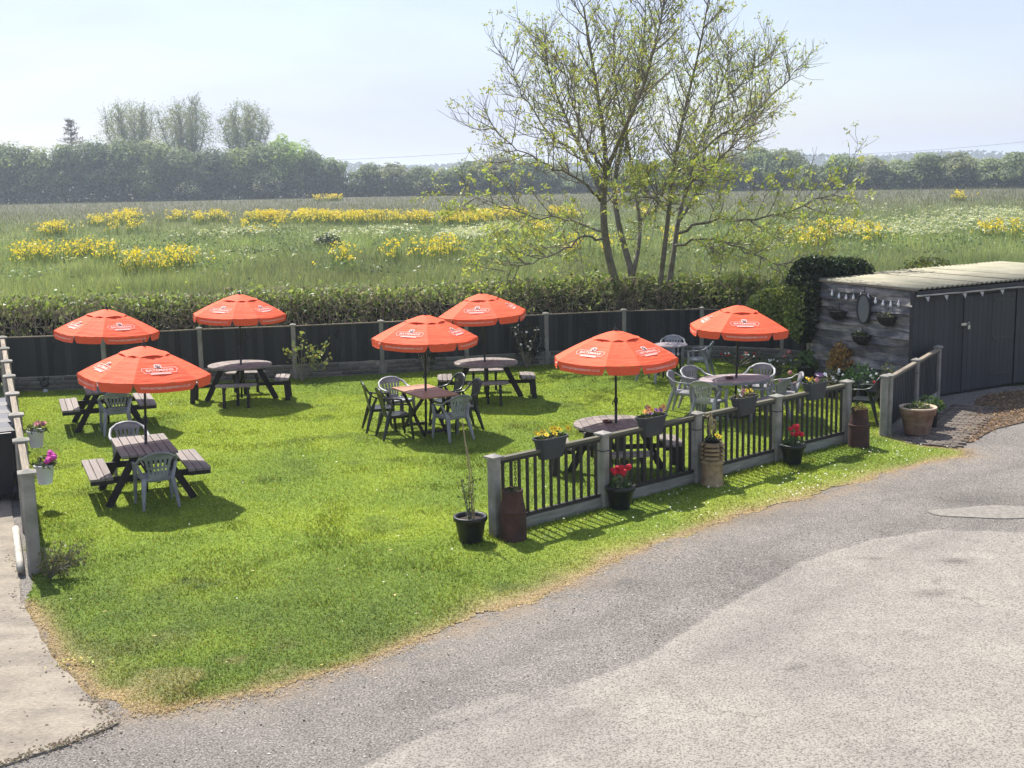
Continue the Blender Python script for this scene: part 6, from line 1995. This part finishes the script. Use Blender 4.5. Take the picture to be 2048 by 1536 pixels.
def background():
    for i, (x, y, h, w) in enumerate(LEFTW):
        c = (.125, .165, .080)
        if i == 11: c = (.20, .27, .09)
        if i in (6, 9, 2): c = (.165, .20, .09)
        if i in (4, 8): c = (.10, .14, .075)
        far_tree('woodland_tree', ORD[i] + ' dense green tree from the left along the wood at the field edge', 'tree', 'dense trees of the left wood', x, y, h * 1.03, w * 1.15, c, 1.25, .55, 11)
    for i, (x, y, h, w) in enumerate(MIDH):
        c = ((.13, .165, .095), (.18, .205, .125), (.155, .20, .10), (.20, .215, .15))[(i * 7) % 4]
        far_tree('hedgerow_tree', ORD[i] + ' small round tree from the left in the far hedgerow right of the wood', 'tree', 'far hedgerow trees', x, y, h * 1.05, w * 1.2, c, 1.3, .5, 9)
    for i, (x, y, h, w) in enumerate(RIGHTH):
        c = ((.17, .205, .115), (.21, .23, .14), (.15, .19, .10))[(i * 5) % 3]
        far_tree('hedgerow_bush', ORD[i] + ' grey green tree from the left in the hedgerow right of the tall tree', 'tree', 'right hedgerow trees', x, y, h * 1.06, w * 1.2, c, 1.35, .5, 9)
    # continuous thorn growth along the foot of the wood and the hedgerows
    pts = [(x, y - 2.2, min(h * .5, 5.2)) for x, y, h, w in LEFTW + MIDH + RIGHTH]
    pts.sort()
    px, py, ph = [np.array(q) for q in zip(*pts)]
    n = 22000
    X = rng.uniform(-122, 112, n); Y = np.interp(X, px, py) + rng.normal(0, 1.1, n); Hh = np.interp(X, px, ph) * (.75 + .5 * fbm(np.column_stack([X, X * 0]), .22, 141))
    C = np.column_stack([X, Y, Hh * rng.random(n) ** 1.3])
    v, f = leaves(C, rng.uniform(.35, .8, n), .65)
    X2 = rng.uniform(-122, 112, 9000); C2 = np.column_stack([X2, np.interp(X2, px, py) + rng.normal(-.6, .8, 9000), rng.uniform(0, 2.4, 9000)])
    v2, f2 = leaves(C2, rng.uniform(.5, 1.0, 9000), .7); v = np.concatenate([v, v2]); f = np.concatenate([f, f2 + 4 * n]); n += 9000
    o = np_mesh('thorn_hedge', v, f, 'far_leaf', np.repeat(vary(n, (.115, .14, .08), .5), 4, 0))
    tag(o, 'continuous thorn hedge along the far side of the field', 'hedge', kind='stuff')
    # may blossom on the hawthorns
    for (x, y, h, lab) in ((-68.5, 274, 4.2, 'hawthorn with white blossom at the foot of the left wood, below the tall bare trees'), (-52, 276, 5.2, 'hawthorn dusted with white blossom at the right part of the left wood'), (-17.5, 272, 3.6, 'low pale-leaved bush in front of the far hedgerow'), (-77, 272, 4.0, 'yellow green bush in front of the left wood')):
        yel = 'yellow' in lab
        far_tree('hawthorn', lab, 'bush', None, x, y - 3, h * 1.1, h * 1.5, (.09, .11, .04) if yel else (.07, .085, .045), 1.2, .4, 7)
        if not yel:
            n = 260
            root = [o for o in bpy.data.objects if o.name.startswith('hawthorn')][-1]
            C = unit(n) * rng.uniform(.7, 1.05, (n, 1)) * np.array([h * .7, h * .6, h * .35]) + np.array([0, -h * .15, h * .55])
            v, f = leaves(C, rng.uniform(.2, .42, n), .8)
            r_ = [o for o in bpy.data.objects if o.get('label') == lab][0]
            np_mesh('blossom', v, f, 'far_leaf', np.repeat(vary(n, (.42, .42, .38), .2, .04), 4, 0), r_)
    # tall fine-branched trees above the wood
    for i, (x, y, h, w, lab) in enumerate(((-86.0, 292, 22.0, 14, 'leftmost of the three tall fine-branched trees above the wood'), (-74.0, 294, 22.6, 14, 'middle one of the three tall fine-branched trees above the wood'), (-60.0, 292, 21.4, 12.5, 'rightmost of the three tall fine-branched trees above the wood'))):
        root = thing('willow_tree', lab, 'tree', (x, y, -.1), 0, 'tall fine-branched trees')
        bag, tw, C = TubeBag(), TubeBag(), []
        for k in range(13):
            a = 2 * math.pi * k / 13 + rng.uniform(-.3, .3); sp = w * rng.uniform(.12, .46)
            top = h * (1 - .22 * (sp / (w * .5)) ** 2) * rng.uniform(.88, 1.0)
            P, _ = curve([(0, 0, 0), (sp * .35 * math.cos(a), sp * .35 * math.sin(a), h * .28), (sp * .8 * math.cos(a), sp * .8 * math.sin(a), h * .6), (sp * math.cos(a), sp * math.sin(a), top)], 12)
            P = P + rng.normal(0, .12, P.shape)
            bag.add(P, np.linspace(.26, .05, 12), 5)
            for j in range(4, 12):
                for _ in range(5):
                    aa = rng.uniform(0, 2 * math.pi)
                    Q = grow(P[j], (.7 * math.cos(aa), .7 * math.sin(aa), 1), h * rng.uniform(.06, .15), .04, .10, 5)
                    tw.add(Q, np.linspace(.06, .03, 5), 3)
                    C.append(Q[rng.integers(1, 5, 16)] + rng.normal(0, .35, (16, 3)))
        bag.build('trunk', 'bark', root); tw.build('branches', 'twig', root)
        q = unit(9500) * rng.random((9500, 1)) ** .4 * (1 + .18 * np.sin(7 * rng.random((9500, 1)))) * np.array([w * .52, w * .5, h * .34]) + np.array([0, 0, h * .66])
        lump = fbm(q[:, [0, 2]] + 50, .33, 161 + i)
        C.append(q[lump > .38])
        C = np.concatenate(C); n = len(C)
        v, f = leaves(C, rng.uniform(.18, .42, n), .6)
        np_mesh('crown', v, f, 'far_leaf', np.repeat(vary(n, (.23, .26, .14), .3), 4, 0), root)
    # conifer
    root = thing('conifer', 'dark tiered conifer rising above the left wood', 'tree', (-97.8, 286, -.1))
    bag, C = TubeBag(), []
    bag.add(np.array([(0, 0, 0), (0, 0, 9), (0, 0, 18.2)]), np.array([.35, .22, .05]), 6)
    for z in np.linspace(7, 17.8, 12):
        rr = 6.2 * (1 - (z - 5) / 13.6) + .6
        for k in range(7):
            a = rng.uniform(0, 2 * math.pi)
            e = np.array([rr * math.cos(a) * rng.uniform(.7, 1.1), rr * math.sin(a), z + .25 * rr * rng.uniform(.3, 1.3)])
            bag.add(curve([(0, 0, z), e * np.array([.5, .5, 1]) - np.array([0, 0, .25]), e], 5)[0], np.linspace(.09, .03, 5), 3)
            t = rng.random((22, 1)); C.append(np.array([0, 0, z]) * (1 - t) + e * t + rng.normal(0, .22, (22, 3)))
    bag.build('trunk', 'bark', root); C = np.concatenate(C); n = len(C)
    v, f = leaves(C, rng.uniform(.3, .6, n), .4)
    np_mesh('crown', v, f, 'far_leaf', np.repeat(vary(n, (.10, .085, .08), .3), 4, 0), root)
    # bramble in the meadow
    root = thing('bramble_bush', 'dark bramble mound with white flowers out in the meadow', 'bramble', (-12.0, 83.0, -.05))
    foliage('foliage', root, mound(900, (0, 0, 0), 1.0, .8, .95), rng.uniform(.10, .2, 900), (.035, .06, .025))
    C = mound(80, (-.2, -.3, .1), 1.2, .8, .7); foliage('blossom', root, C, rng.uniform(.06, .13, 80), (.6, .6, .55), .9)
    # far-off woodland on the horizon
    n = 16000
    X = rng.uniform(-700, 700, n); Y = 1250 + rng.normal(0, 40, n) + 60 * np.sin(X / 170)
    Hh = 9 + 10 * fbm(np.column_stack([X, X * 0]), .02, 151)
    C = np.column_stack([X, Y, Hh * rng.random(n) ** .7])
    v, f = leaves(C, rng.uniform(2.5, 6, n), .7)
    o = np_mesh('distant_wood', v, f, 'far_leaf', np.repeat(vary(n, (.05, .065, .03), .3), 4, 0))
    tag(o, 'hazy belt of distant woodland on the horizon', 'wood', kind='stuff')
    # overhead wire beyond the hedgerow
    o = MB().tube([(x, 320, 7.4 + ((x - 75) / 65) ** 2 * 3.4 if x > 10 else 8.4 + ((x + 60) / 70) ** 2 * 2.5) for x in np.linspace(-140, 150, 80)], .03, 4).build('overhead_wire', 'wire_black')
    tag(o, 'thin overhead wire crossing the sky above the hedgerow', 'wire')
background()

# ---- summer haze over the fields
def haze():
    m = bpy.data.materials.new('haze_air'); m.use_nodes = True
    nt = m.node_tree; nt.nodes.clear()
    out = nt.nodes.new('ShaderNodeOutputMaterial'); pv = nt.nodes.new('ShaderNodeVolumePrincipled')
    pv.inputs['Color'].default_value = (.78, .88, 1.0, 1)
    pv.inputs['Density'].default_value = HAZE
    pv.inputs['Anisotropy'].default_value = 0.3
    nt.links.new(pv.outputs['Volume'], out.inputs['Volume'])
    MATS['haze_air'] = m
    o = MB().box((0, 1465, 13.5), (4900, 3100, 30.0)).build('haze', 'haze_air')
    tag(o, 'pale summer haze in the air over the fields', 'haze', kind='stuff')
HAZE = 0.00055
haze()
